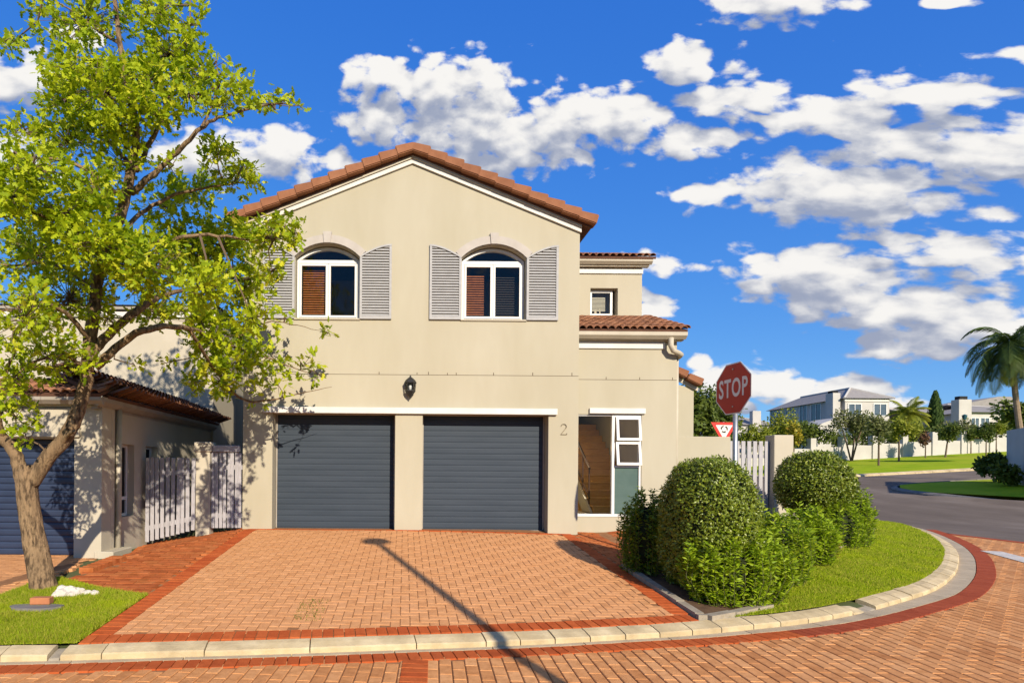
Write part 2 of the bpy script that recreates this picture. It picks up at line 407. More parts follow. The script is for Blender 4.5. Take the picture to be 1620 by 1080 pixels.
mat('roof_grey', (.28, .265, .25), .85, (.23, .215, .205), 3, 6, .3, 30)
mat('blind_wood', (.36, .13, .05), .5, (.26, .09, .035), 12, 4)
mat('blind_dark', (.10, .085, .075), .6)
mat('blind_pale', (.5, .46, .36), .6)
mat('room', (.58, .50, .38), .9)
mat('wood_step', (.62, .36, .12), .5, (.52, .28, .09), 8, 6, stretch=(1, 6, 6))
mat('dark_wood', (.06, .03, .018), .45)
mat('steel', (.33, .35, .37), .42, (.27, .29, .31), 20, 4, metal=.7)
mat('black_iron', (.018, .018, .018), .5)
mat('sign_red', (.42, .016, .013), .45, (.37, .014, .012), 8, 4)
mat('sign_bright_red', (.62, .02, .015), .45)
mat('sign_white', (.66, .64, .60), .45)
mat('sign_black', (.015, .015, .015), .5)
mat('picket', (.40, .39, .405), .7, (.34, .33, .345), 8, 6, .2, 60, stretch=(6, 6, 1))
mat('picket_wood', (.37, .36, .385), .8, (.25, .235, .24), 14, 8, .35, 60, stretch=(5, 5, .6), lohi=(.42, .75))
mat('picket_grey', (.27, .27, .29), .6)
mat('kerb_stone', None, .9, (.82, .78, .70), 5, 9, .4, 45, rnd=[(.55, .455, .28), (.60, .495, .31), (.51, .42, .255)], hi=((.36, .285, .165), 3.5))
mat('kerb_dark', (.20, .185, .16), .95, (.13, .12, .105), 5, 8, .4, 45)
mat('gutter_concrete', (.44, .36, .245), .92, (.34, .275, .185), 4, 9, .4, 60)
mat('edging', (.34, .30, .23), .95, (.24, .205, .155), 7, 8, .5, 50)
tan = [(.58, .27, .105), (.64, .315, .13), (.52, .232, .088), (.67, .345, .15), (.59, .28, .112), (.48, .21, .08)]
mat('brick_tan', None, .9, (.74, .68, .62), 11, 7, .5, 70, spec=.08, rnd=tan, lohi=(.42, .72))
sal = [(.555, .275, .122), (.575, .29, .132), (.535, .26, .114), (.60, .305, .142), (.56, .28, .124)]
mat('brick_salmon', None, .9, (.8, .74, .68), 11, 7, .4, 70, spec=.08, rnd=sal, lohi=(.45, .75))
red = [(.41, .088, .024), (.45, .102, .029), (.37, .076, .022), (.48, .12, .035), (.40, .083, .024)]
mat('brick_red', None, .88, (.74, .68, .64), 9, 7, .4, 70, spec=.08, rnd=red, lohi=(.45, .75))
mar = [(.31, .066, .028), (.33, .073, .032), (.29, .06, .026), (.35, .08, .036)]
mat('brick_maroon', None, .88, (.76, .7, .68), 9, 7, .3, 70, spec=.08, rnd=mar, lohi=(.45, .75))
pth = [(.39, .105, .034), (.44, .13, .042), (.34, .09, .03), (.48, .16, .056), (.37, .115, .038)]
mat('brick_path', None, .88, (.66, .62, .5), 5, 8, .5, 50, spec=.08, rnd=pth, lohi=(.42, .7))
mat('sand_joint', (.22, .10, .042), 1, (.30, .145, .06), 14, 6, .4, 90)
mat('asphalt', (.15, .12, .095), .93, (.20, .165, .135), 1.6, 9, .5, 160, hi=((.12, .096, .077), .35), stretch=(1, .35, 1), spec=.1)
mat('road_paint', (.62, .58, .51), .8, (.46, .42, .36), 9, 8)
mat('lawn_green', (.26, .34, .012), .95, (.35, .40, .02), 1.6, 8, .6, 60, hi=((.30, .32, .03), .8), spec=.05)
mat('far_grass', (.20, .31, .010), .95, (.29, .37, .016), .8, 9, .8, 30, spec=.04, hi=((.33, .36, .03), .25))
mat('ground_soil', (.10, .11, .04), 1, (.07, .09, .03), .6, 6)
mat('soil', (.075, .042, .022), 1, (.13, .075, .04), 9, 8, .8, 40)
mat('grass_blade', None, .75, None, rnd=[(.24, .34, .010), (.36, .46, .014), (.44, .50, .024), (.29, .39, .012), (.56, .50, .09)], trans=.45, spec=.15)
mat('leaf_oak', None, .55, None, rnd=[(.17, .27, .006), (.36, .46, .010), (.56, .62, .018), (.29, .40, .010), (.70, .68, .04)], trans=.5, spec=.25)
mat('bark', (.29, .195, .11), .95, (.07, .045, .026), 24, 9, 1., 40, hi=((.19, .125, .07), 5.), stretch=(1, 1, .3), lohi=(.46, .60), bdist=.04)
mat('twig', (.13, .09, .06), .9)
mat('green_stem', (.09, .10, .03), .8)
mat('leaf_box', None, .38, None, rnd=[(.065, .105, .006), (.14, .20, .012), (.23, .29, .022), (.10, .15, .009), (.31, .35, .04)], trans=.25, spec=.5)
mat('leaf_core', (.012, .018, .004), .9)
mat('leaf_bright', None, .5, None, rnd=[(.16, .27, .008), (.27, .40, .012), (.38, .50, .022), (.21, .34, .010), (.46, .52, .035)], trans=.42, spec=.3)
mat('leaf_darkgreen', None, .5, None, rnd=[(.07, .13, .008), (.13, .20, .010), (.20, .28, .016)], trans=.3, spec=.3)
mat('leaf_yellow', None, .55, None, rnd=[(.30, .28, .02), (.40, .33, .03), (.20, .24, .02), (.45, .28, .03)], trans=.35)
mat('tree_green', None, .6, None, rnd=[(.045, .075, .010), (.085, .125, .014), (.13, .165, .022), (.06, .10, .012)], trans=.3)
mat('tree_olive', None, .6, None, rnd=[(.09, .115, .03), (.13, .15, .045), (.17, .18, .06), (.11, .13, .035)], trans=.3)
mat('tree_lime', None, .6, None, rnd=[(.13, .18, .012), (.21, .25, .02), (.29, .30, .03), (.16, .20, .014)], trans=.35)
mat('tree_rust', None, .6, None, rnd=[(.13, .06, .03), (.18, .09, .045), (.10, .075, .03)], trans=.3)
mat('cypress_green', None, .7, None, rnd=[(.022, .05, .010), (.04, .08, .014), (.06, .10, .02)], trans=.15)
mat('palm_leaf', None, .5, None, rnd=[(.04, .07, .010), (.07, .11, .014), (.11, .15, .02)], trans=.2)
mat('palm_yellow', None, .5, None, rnd=[(.20, .22, .03), (.28, .27, .04)], trans=.3)
mat('palm_trunk', (.28, .21, .15), .9, (.18, .13, .09), 6, 6, .5, 20, stretch=(1, 1, 5))
mat('white_stone', (.62, .58, .52), .95, (.46, .42, .36), 7, 7, .6, 20)
mat('slate', (.20, .185, .185), .9, (.14, .13, .13), 7, 7, .4, 30)
mat('clay', (.42, .17, .075), .85, (.35, .13, .06), 8, 6)
mat('teal', (.02, .08, .10), .5)
glassmat('glass', (.90, .92, .94, 1), .0)
glassmat('glass_clear', (.97, .98, .97, 1), -.02)
mat('glass_frost', (.13, .21, .20), .16, (.17, .26, .25), 2, 4, spec=.6, trans=.5)
mat('lamp_glass', (.55, .56, .56), .15, spec=.6)
def emit(name, col, st):
    m = bpy.data.materials.new(name); m.use_nodes = True; b = m.node_tree.nodes['Principled BSDF']
    b.inputs['Base Color'].default_value = (.9, .85, .7, 1); b.inputs['Emission Color'].default_value = col; b.inputs['Emission Strength'].default_value = st; MAT[name] = m
emit('lit_shade', (1, .8, .5, 1), 1.2)

# ------------------------------------------------------------------ paving
def brick_template(lx, ly, hgt=.045, bev=.004, drop=.003, bx=None):
    a, b = lx / 2, ly / 2; bx = bev if bx is None else bx
    V = [(-a, -b, -hgt), (a, -b, -hgt), (a, b, -hgt), (-a, b, -hgt), (-a, -b, -drop), (a, -b, -drop), (a, b, -drop), (-a, b, -drop),
         (-a + bx, -b + bev, 0), (a - bx, -b + bev, 0), (a - bx, b - bev, 0), (-a + bx, b - bev, 0)]
    Fc = []
    for o in (0, 4):
        for k in range(4): Fc.append((o + k, o + (k + 1) % 4, o + 4 + (k + 1) % 4, o + 4 + k))
    Fc.append((8, 9, 10, 11)); return np.array(V), np.array(Fc)
_tm = {}
def template_mesh(name, V, Fc, mats):
    key = (name, mats, len(V), tuple(np.round(V[8], 4)))
    if key not in _tm:
        me = bpy.data.meshes.new(name); me.from_pydata([tuple(v) for v in V], [], [tuple(int(i) for i in f) for f in Fc]); me.materials.append(MAT[mats]); me.update(); _tm[key] = me
    return _tm[key]
def surf_frame(zf, x, y, ang):
    e = .05; dzx = (zf(x + e, y) - zf(x - e, y)) / (2 * e); dzy = (zf(x, y + e) - zf(x, y - e)) / (2 * e)
    n = np.stack([-dzx, -dzy, np.ones_like(x)], -1); n /= np.linalg.norm(n, axis=1)[:, None]
    t = np.stack([np.cos(ang), np.sin(ang), dzx * np.cos(ang) + dzy * np.sin(ang)], -1); t /= np.linalg.norm(t, axis=1)[:, None]
    return np.stack([t, np.cross(n, t), n], 2)        # columns: axes
def in_view(x, y, z, mg):
    yy = np.maximum(y, .5); u = PX + x / yy * F; v = PY - (z - CZ) / yy * F
    m = mg * F / yy
    return (y > 2.5) & (u > -m) & (u < 1620 + m) & (v < 1090 + m) & (v > 0)
def lay(parent, items, lx, ly, matname, zf, name='brick', top=300, mg=1.3, off=0., jit=1., field='brick_field', hgt=.045, **tk):
    """items: array of x, y, angle; the largest in the picture become pieces, the rest one part"""
    it = np.array(items, float)
    if not len(it): return
    x, y, a = it.T; z = zf(x, y) + off
    k = in_view(x, y, z, mg); x, y, a, z = x[k], y[k], a[k], z[k]
    a = a + rng.normal(0, .006 * jit, len(a)); z = z + rng.normal(0, .0008 * jit, len(z))
    V, Fc = brick_template(lx, ly, hgt, **tk)
    Rm = surf_frame(zf, x, y, a); Rm = np.array([(Matrix(r.tolist()) @ Matrix.Rotation(random.gauss(0, .0028 * jit), 3, 'X')) for r in Rm])
    u = PX + x / y * F; v = PY - (z - CZ) / y * F
    vis = (u > 0) & (u < 1620) & (v < 1085)
    area = np.where(vis, 1.0, 0.0) / y ** 3
    order = np.argsort(-area); big = order[:top]; rest = order[top:]
    me = template_mesh(name, V, Fc, matname)
    for i in big: piece(name, me, parent, (x[i], y[i], z[i]), Matrix(Rm[i].tolist()).to_euler())
    if len(rest):
        W = np.einsum('nij,kj->nki', Rm[rest], V) + np.stack([x, y, z], 1)[rest][:, None, :]
        T = Fc[None] + (np.arange(len(rest)) * len(V))[:, None, None]
        rn = np.repeat(rng.random(len(rest)), len(V))
        o = put(field, arrays_mesh(field, W.reshape(-1, 3), T.reshape(-1, 4), rn), matname, parent); o['kind'] = 'stuff'
def running(poly, lx, ly, ang, gapx=.010, gapy=.010, ox=0., oy=0.):
    """running bond: long side along ang"""
    poly = np.array(poly); c, s = math.cos(ang), math.sin(ang)
    Q = np.stack([poly[:, 0] * c + poly[:, 1] * s, -poly[:, 0] * s + poly[:, 1] * c], 1)
    out = []; pu, pv = lx + gapx, ly + gapy
    for j in range(int((Q[:, 1].min() - oy) // pv) - 1, int((Q[:, 1].max() - oy) // pv) + 2):
        for i in range(int((Q[:, 0].min() - ox) // pu) - 1, int((Q[:, 0].max() - ox) // pu) + 2):
            out.append((ox + (i + (.5 if j % 2 else 0)) * pu, oy + j * pv))
    o = np.array(out); X = o[:, 0] * c - o[:, 1] * s; Yy = o[:, 0] * s + o[:, 1] * c
    k = inside(poly, np.stack([X, Yy], 1)); return np.stack([X[k], Yy[k], np.full(k.sum(), ang)], 1)
def herring(poly, w):
    poly = np.array(poly); x0, y0 = poly.min(0); x1, y1 = poly.max(0); out = []
    n = int((x1 - x0) / w) + 8; m = int((y1 - y0) / w) + 8
    for j in range(-4, m):
        for i in range(-4, n):
            k = (i - j) % 4
            if k == 0: out.append((x0 + (i + 1) * w, y0 + (j + .5) * w, 0.))               # lies along x over cells i, i+1
            elif k == 3: out.append((x0 + (i + .5) * w, y0 + (j + 1) * w, math.pi / 2))      # stands along y
    o = np.array(out); k = inside(poly, o[:, :2]); return o[k]

# gutter width and red band outside the kerb
def gw(x): return .06 + .16 * min(1, max(0, (x - 2.5) / 5))
S0, S1 = KERB.near(-9, 4.65), KERB.near(15.2, 18)
ss = np.arange(0, KERB.s[-1], .25)
def offline(o, s0=None, s1=None, step=.25):
    s0 = 0 if s0 is None else s0; s1 = KERB.s[-1] if s1 is None else s1
    return [KERB.off(s, o(KERB.at(s)[0]) if callable(o) else o) for s in np.arange(s0, s1, step)]
# --- the wide ground under everything
def big_ground():
    xs = np.concatenate([np.linspace(-600, -40, 8), np.linspace(-30, 90, 41), np.linspace(110, 900, 9)])
    ys = np.concatenate([np.linspace(-300, -30, 6), np.linspace(-20, 100, 41), np.linspace(120, 1200, 9)])
    X, Y = np.meshgrid(xs, ys); Z = zr(X, Y) - .12
    n, m_ = X.shape; I = np.arange(n * m_).reshape(n, m_)
    T = np.stack([I[:-1, :-1], I[:-1, 1:], I[1:, 1:], I[1:, :-1]], -1).reshape(-1, 4)
    o = put('ground', arrays_mesh('ground', np.stack([X, Y, Z], -1).reshape(-1, 3), T), 'ground_soil'); o['kind'] = 'structure'
    o.data.polygons.foreach_set('use_smooth', [True] * len(o.data.polygons))
big_ground()
# --- yard sheet inside the kerb (beneath lawns, paving and houses)
yard_poly = offline(.10, KERB.near(-16, 4.25), KERB.near(15.9, 40), .4) + [(15.8, 42), (-30, 42), (-30, 4.3)]
patch('yard', yard_poly, lambda x, y: h(x, y), 'ground_soil', 1.2, -.06)

# --- brick street
asphX = 14.45
road_poly = offline(lambda x: -gw(x) - .19, 0, KERB.near(14.0, 15.3), .3) + [(14.55, 15.0), (asphX, 12.5), (asphX, -6), (-16, -6)]
road = patch('brick_road', road_poly, zr, 'sand_joint', .35, -.011)
lay(road, running(road_poly, .228, .108, R(90 - 2.9), .008, .011), .228, .108, 'brick_tan', zr, jit=.9, bx=.003, bev=.006, drop=.005)
# --- red cross band in the street
ax = np.array([math.sin(R(2.9)), math.cos(R(2.9))]); q0 = np.array([.115, 5.30])
band = []
for k in range(32):
    for j in (-1, 1):
        c = q0 - ax * (.055 + .112 * k) + np.array([ax[1], -ax[0]]) * (.062 * j * 1.0)
    c = q0 - ax * (.055 + .112 * k); band.append((c[0], c[1], -R(2.9)))
crossband = empty('cross_band', (0, 0, 0), kind='structure')
lay(crossband, band, .236, .104, 'brick_red', zr, off=.006, mg=.6)
# --- red border band along the gutter
border = empty('road_border', (0, 0, 0), kind='structure')
it1, it2 = [], []
for s in np.arange(KERB.near(-6, 4.9), KERB.near(14.6, 16.4), .112):
    x = KERB.at(s)[0]; p = KERB.off(s, -gw(x) - .125); t = KERB.tan(s)
    (it1 if x < 4.2 else it2).append((p[0], p[1], math.atan2(t[1], t[0])))
lay(border, it1, .104, .225, 'brick_red', zr, off=.005, top=200)
lay(border, it2, .106, .235, 'brick_maroon', zr, off=.005, top=150)
for k, (yy0, yy1) in enumerate([(-2, 13.0)]):
    it = [(asphX, y, 0.) for y in np.arange(9, 15.2, .112)]
    lay(border, it, .22, .106, 'brick_maroon', zr, off=.006, top=60, mg=.5)
# --- gutter channel
gut = empty('gutter', (0, 0, 0), kind='structure')
s = KERB.near(-6, 4.9); sE = KERB.near(14.9, 17)
while s < sE:
    L = .98; mb = MB(); n = 5; vs = []
    for k in range(n):
        t = s + .006 + (L - .012) * k / (n - 1); x = KERB.at(t)[0]; w = gw(x)
        a = KERB.off(t, .05); b = KERB.off(t, -w)
        for p, dz in ((a, .010), (b, .004)):
            z = zs(*p); vs += [(p[0], p[1], z + dz), (p[0], p[1], z - .06)]
    fs = []
    for k in range(n - 1):
        o = k * 4; fs += [(o, o + 2, o + 6, o + 4), (o + 2, o + 3, o + 7, o + 6), (o, o + 4, o + 5, o + 1)]
    fs += [(0, 1, 3, 2), ((n - 1) * 4, (n - 1) * 4 + 2, (n - 1) * 4 + 3, (n - 1) * 4 + 1)]
    mb.add(vs, fs).build('channel_slab', 'gutter_concrete', gut); s += L
# --- kerb stones
def kerb_stone(curve, s0, s1, parent, m, zf, hgt=.10, wid=.20, front=.05, dz=0., n=5, tilt=0.):
    prof = [(0, -.06), (0, front), (.012, front + .012), (wid * .55, hgt * .88), (wid - .02, hgt), (wid, hgt - .01), (wid, -.06)]
    vs = []; k = len(prof)
    for i in range(n):
        t = s0 + (s1 - s0) * i / (n - 1)
        for o, z in prof:
            p = curve.off(t, o); vs.append((p[0], p[1], float(zf(np.array([p[0]]), np.array([p[1]]))[0]) + z + dz + tilt * (i / (n - 1) - .5)))
    fs = [(i * k + j, i * k + (j + 1) % k, (i + 1) * k + (j + 1) % k, (i + 1) * k + j) for i in range(n - 1) for j in range(k)]
    fs += [tuple(range(k)), tuple((n - 1) * k + j for j in reversed(range(k)))]
    return MB().add(vs, fs).build('kerb_stone', m, parent)
kerb = empty('kerb', (0, 0, 0), kind='structure')
joints = [(-6.4,), (-5.55,), (-4.6,), (-3.63,), (-3.22,), (-3.12,), (-2.76,), (-1.86,), (-.89,), (.13,), (.83,), (1.18,), (1.55,), (1.93,), (2.33,), (2.72,), (3.11,), (3.47,), (3.89,), (4.25,), (4.65,), (5.05,), (5.42,)]
kx = [j[0] for j in joints]
for i in range(len(kx) - 1):
    a = KERB.s[np.argmin(abs(KERB.p[:, 0] - kx[i]))]; 
    a = float(np.interp(kx[i], KERB.p[:, 0][:150], KERB.s[:150])); b = float(np.interp(kx[i + 1], KERB.p[:, 0][:150], KERB.s[:150]))
    g_ = .007 if i % 2 else .004
    low = abs(kx[i] + 3.22) < .01
    kerb_stone(KERB, a + g_, b - g_, kerb, 'edging' if low else 'kerb_stone', zr, dz=-.035 if low else random.uniform(-.005, .005), tilt=random.uniform(-.006, .006))
s = float(np.interp(5.90, KERB.p[:, 0][:150], KERB.s[:150]))
while s < KERB.near(15.9, 44):
    L = .36 if s < KERB.near(14.9, 17) else 1.0
    kerb_stone(KERB, s + .005, s + L - .005, kerb, 'kerb_stone', zr, hgt=.11, wid=.22, dz=random.uniform(-.004, .006), n=3, tilt=random.uniform(-.006, .006)); s += L
# the broken stone: low rubble between 5.42 and 5.90
sa = float(np.interp(5.42, KERB.p[:, 0][:150], KERB.s[:150])); sb_ = sa + .55
kerb_stone(KERB, sa + .01, sa + .30, kerb, 'kerb_stone', zr, hgt=.075, wid=.2, front=.02, dz=-.01, tilt=-.03, n=3)
kerb_stone(KERB, sa + .32, sa + .53, kerb, 'edging', zr, hgt=.05, wid=.2, front=.012, dz=-.01, tilt=.02, n=3)

# --- driveway
DL, DR = -3.08, 3.30
def kerbY(x): return float(np.interp(x, KERB.p[:, 0][:150], KERB.p[:, 1][:150]))
def frontY(x): return kerbY(x) + .205
drive_poly = [(x, frontY(x)) for x in np.linspace(DL, DR, 14)] + [(DR, 11.9), (DL, 11.9)]
drive = patch('driveway', drive_poly, h, 'sand_joint', .6, -.0065)
inner = [(x, frontY(x) + .2) for x in np.linspace(DL + .21, DR - .21, 14)] + [(DR - .21, 11.22), (DL + .21, 11.22)]
lay(drive, herring(inner, .105), .202, .0965, 'brick_salmon', h)
it = [(x, frontY(x) + .104, math.atan2(kerbY(x + .05) - kerbY(x - .05), .1)) for x in np.arange(DL + .05, DR - .03, .108)]
lay(drive, it, .101, .205, 'brick_red', h, name='border_brick', off=.004)
it = [(DL + .105, y, 0.) for y in np.arange(frontY(DL) + .28, 11.5, .108)] + [(DR - .105, y, 0.) for y in np.arange(frontY(DR) + .27, 11.5, .108)]
lay(drive, it, .21, .100, 'brick_red', h, name='border_brick', off=.004)
it = [(x, 11.27, 0.) for x in np.arange(DL + .25, DR - .2, .215)]
lay(drive, it, .207, .09, 'brick_red', h, name='border_brick', off=.004)
# --- brick path to the left gates
pL = [G(218, 941, h).to_2d(), G(150, 930, h).to_2d(), G(98, 917, h).to_2d(), G(140, 905, h).to_2d(), G(186, 893, h).to_2d()]
path_poly = [(DL - .005, pL[0].y)] + [tuple(p) for p in pL] + [(-5.0, 11.0), (-5.0, 11.6), (DL - .005, 11.9)]
path = patch('path', path_poly, h, 'sand_joint', .5, -.007)
lay(path, running(path_poly, .222, .107, R(2), .008, .009), .222, .107, 'brick_path', h, jit=2.2)
# --- neighbour's driveway
nd = [(-14, 7.2), tuple(G(0, 943, h).to_2d()), tuple(G(46, 927, h).to_2d()), tuple(G(92, 910, h).to_2d()), tuple(G(128, 889, h).to_2d()), (-5.06, 9.6), (-5.06, 9.9), (-14, 9.9)]
ndrive = patch('neighbour_driveway', nd, h, 'sand_joint', .5, -.007)
lay(ndrive, running(nd, .222, .107, R(4), .009, .010), .222, .107, 'brick_salmon', h, jit=1.5, top=200)
# --- garden bed and edging on the right
bed_pts = [(3.36, 6.55), (4.20, 6.82), tuple(G(1240, 955, h).to_2d()), tuple(G(1255, 889, h).to_2d()), tuple(G(1294, 889, h).to_2d()), tuple(G(1380, 838, h).to_2d())]
bed_poly = [(3.36, 6.42)] + [(4.45, 6.95)] + [bed_pts[2], bed_pts[3], bed_pts[4], bed_pts[5], (bed_pts[5][0] - .3, 12.9), (5.6, 12.1), (5.3, 11.5), (4.9, 10.9), (4.1, 9.6), (3.36, 8.85)]
patch('garden_bed', bed_poly, h, 'soil', .3, .012)
ent_poly = [(DR + .005, 8.80), (3.42, 8.80), (4.1, 9.5), (4.9, 10.8), (5.3, 11.45), (5.3, 11.9), (DR + .005, 11.9)]
entrance = patch('entrance_paving', ent_poly, h, 'sand_joint', .4, -.007)
lay(entrance, running(ent_poly, .222, .107, R(2), .008, .009), .222, .107, 'brick_path', h, jit=1.2)
edge = empty('garden_edging', (0, 0, 0), kind='structure')
def edging(pts, L=.5, w=.10, hg=.05):
    c = Curve(pts); s = 0.
    while s < c.s[-1] - .05:
        e = min(s + L, c.s[-1]); mb = MB(); a, b = c.at(s + .006), c.at(e - .006); t = c.tan((s + e) / 2); nrm = np.array([-t[1], t[0]]) * w / 2
        za, zb = zh(*a), zh(*b); j = random.uniform(-.008, .008)
        mb.add([(*(a - nrm), za - .08), (*(a + nrm), za - .08), (*(a + nrm), za + hg + j), (*(a - nrm), za + hg + j),
                (*(b - nrm), zb - .08), (*(b + nrm), zb - .08), (*(b + nrm), zb + hg), (*(b - nrm), zb + hg)],
               [(0, 1, 2, 3), (4, 7, 6, 5), (0, 4, 5, 1), (1, 5, 6, 2), (2, 6, 7, 3), (3, 7, 4, 0)]).build('edging_stone', 'edging', edge); s = e
edging([(3.37, 8.75), (3.37, 6.42)], .45)
edging([(3.42, 6.42), (4.40, 6.86)], .4)
edging([bed_pts[3], bed_pts[4]], .4); edging([bed_pts[4], bed_pts[5]], .55, .13, .05)
# --- lawns
lawn_poly = offline(.205, KERB.near(3.4, 6.2), KERB.near(15.9, 30), .2)
lawn_poly = [tuple(p) for p in lawn_poly] + [(12.5, 30), (12.5, 16), (bed_pts[5][0], bed_pts[5][1] + .6), bed_pts[5], bed_pts[4], bed_pts[3], bed_pts[2], (4.45, 6.95), (3.40, 6.42)]
lawn = patch('lawn', lawn_poly, h, 'lawn_green', .3, .006)
lawnL_poly = [tuple(p) for p in offline(.205, KERB.near(-9, 4.65), float(np.interp(DL - .01, KERB.p[:, 0][:150], KERB.s[:150])), .2)] + [(DL - .005, frontY(DL)), (DL - .005, pL[0].y)] + [tuple(p) for p in pL[:3]] + [tuple(G(75, 916, h).to_2d()), tuple(G(46, 927, h).to_2d()), tuple(G(0, 943, h).to_2d()), (-9, 7.2)]
patch('lawn', lawnL_poly, h, 'lawn_green', .3, .006)
def grass(name, poly, n, hmin, hmax, zf, wid=.004, yexp=1.6):
    poly = np.array(poly); lo, hi = poly.min(0), poly.max(0); hi = np.minimum(hi, (17, 17)); pts = np.zeros((0, 2))
    while len(pts) < n:
        q = rng.uniform(lo, hi, (n * 3, 2)); q = q[inside(poly, q)]
        q = q[in_view(q[:, 0], q[:, 1], zf(q[:, 0], q[:, 1]), .5)]
        q = q[rng.random(len(q)) < np.minimum(1, (7 / q[:, 1]) ** yexp)]; pts = np.vstack([pts, q])
    pts = pts[:n]; z = zf(pts[:, 0], pts[:, 1]); hh = rng.uniform(hmin, hmax, n); a = rng.uniform(0, 2 * np.pi, n); w = wid * (pts[:, 1] / 6) * rng.uniform(.7, 1.5, n)
    ln = rng.normal(0, .5, (n, 2)) * hh[:, None]; c = np.stack([pts[:, 0], pts[:, 1], z], 1)
    d = np.stack([np.cos(a) * w, np.sin(a) * w, np.zeros(n)], 1)
    V = np.stack([c - d, c + d, c + np.stack([ln[:, 0], ln[:, 1], hh], 1)], 1).reshape(-1, 3)
    cl = .5 + .5 * np.sin(pts[:, 0] * 2.1 + np.sin(pts[:, 1] * 1.7) * 2) * np.sin(pts[:, 1] * 2.6 + pts[:, 0])
    from mathutils import noise as mn_
    dry = np.array([mn_.fractal(Vector((a_ * 1.3, b_ * 1.3, 0)), 1., 2., 3) for a_, b_ in pts])
    rn = np.clip(cl * .3 + rng.random(n) * .45, 0, .78); rn = np.where((dry + rng.normal(0, .12, n) > .32), rng.uniform(.78, .999, n), rn)
    hh2 = np.where(dry < -.35, 1.5, 1.); V = V.reshape(n, 3, 3); V[:, 2, 2] = z + hh * hh2; V = V.reshape(-1, 3)
    o = put(name, arrays_mesh(name, V, np.arange(3 * n).reshape(n, 3), np.repeat(rn, 3)), 'grass_blade'); o['kind'] = 'stuff'; return o
tag(grass('grass', lawn_poly, 110000, .018, .045, h), 'short mown green grass on the corner lawn by the curved kerb', 'grass')
tag(grass('grass', lawnL_poly, 60000, .02, .055, h), 'short green grass on the small lawn around the big tree', 'grass')

wp = [G(462, 984, h), G(505, 984, h), G(522, 948, h), G(478, 948, h)]
wcells = np.array([(c.x, c.y) for c in wp])
wd = grass('weeds', wcells, 300, .01, .022, h, .003); wd.data.attributes['rnd'].data.foreach_set('value', [.05] * len(wd.data.vertices))
wd.data.materials[0] = MAT['leaf_darkgreen']
tag(wd, 'sparse green weeds sprouting between the driveway bricks', 'weeds')
# --- asphalt streets and far lawns
near_edge = [tuple(KERB.off(s_, -.02)) for s_ in np.arange(KERB.near(14.97, 17.1), KERB.s[-1], .8)]
asph = [(asphX + .115, -30), (asphX + .115, 12.5), (14.6, 15.0), (14.9, 16.6)] + near_edge[1:] + [(15.9, 60), (22.3, 60), (22.3, 35.5), (23.0, 34.2), (24.5, 33.4), (90, 33), (90, 28), (25.2, 28.2), (23.6, 27.6), (22.7, 26.6), (22.3, 25), (22.3, -30)]
patch('asphalt_road', asph, zr, 'asphalt', 1.0, -.004)
lawnD = [(22.52, -30), (22.52, 25), (22.9, 26.4), (23.7, 27.35), (25.3, 27.95), (90, 27.75), (90, -30)]
def zlD(x, y):
    d = np.minimum(x - 22.5, np.maximum(0, 28 - y)); return zr(x, y) + .1 + .35 * (1 - np.exp(-np.maximum(0, d) / 5))
patch('verge', lawnD, zlD, 'far_grass', 1.0)
lawnF = [(22.5, 60), (22.5, 35.6), (23.2, 34.4), (24.6, 33.65), (90, 33.25), (90, 60)]
def zlF(x, y): return zr(x, y) + .1
patch('verge', lawnF, zlF, 'far_grass', 1.5)
farkerb = empty('kerb', (0, 0, 0), kind='structure')
c1 = Curve([(22.3, 8), (22.3, 25), (22.42, 25.8), (22.7, 26.6), (23.1, 27.2), (23.6, 27.6), (24.3, 28.0), (25.2, 28.2), (60, 28.0)])
c1r = Curve(c1.p[::-1])
s = 0.
while s < c1r.s[-1] - 1: kerb_stone(c1r, s + .01, s + .99, farkerb, 'kerb_dark', zr, hgt=.13, wid=.22, n=2); s += 1
c2 = Curve([(60, 33.15), (24.5, 33.4), (23.0, 34.2), (22.3, 35.5), (22.3, 55)]); c2r = Curve(c2.p[::-1])
s = 0.
while s < c2r.s[-1] - 1: kerb_stone(c2r, s + .01, s + .99, farkerb, 'kerb_stone', zr, hgt=.13, wid=.25, n=2); s += 1
# --- painted stop line on the street
a, b = G(1567, 872), G(1622, 886); b = a + (b - a) * 3.2
nrm = Vector((b.y - a.y, -(b.x - a.x), 0)).normalized() * .17
mb = MB()
for k in range(6):
    p, q = a + (b - a) * (k / 6), a + (b - a) * ((k + .99) / 6)
    mb.add([(v.x, v.y, zs(v.x, v.y) + .009) for v in (p - nrm, q - nrm, q + nrm, p + nrm)], [(0, 1, 2, 3)])
mb.build('stop_line', 'road_paint', road)

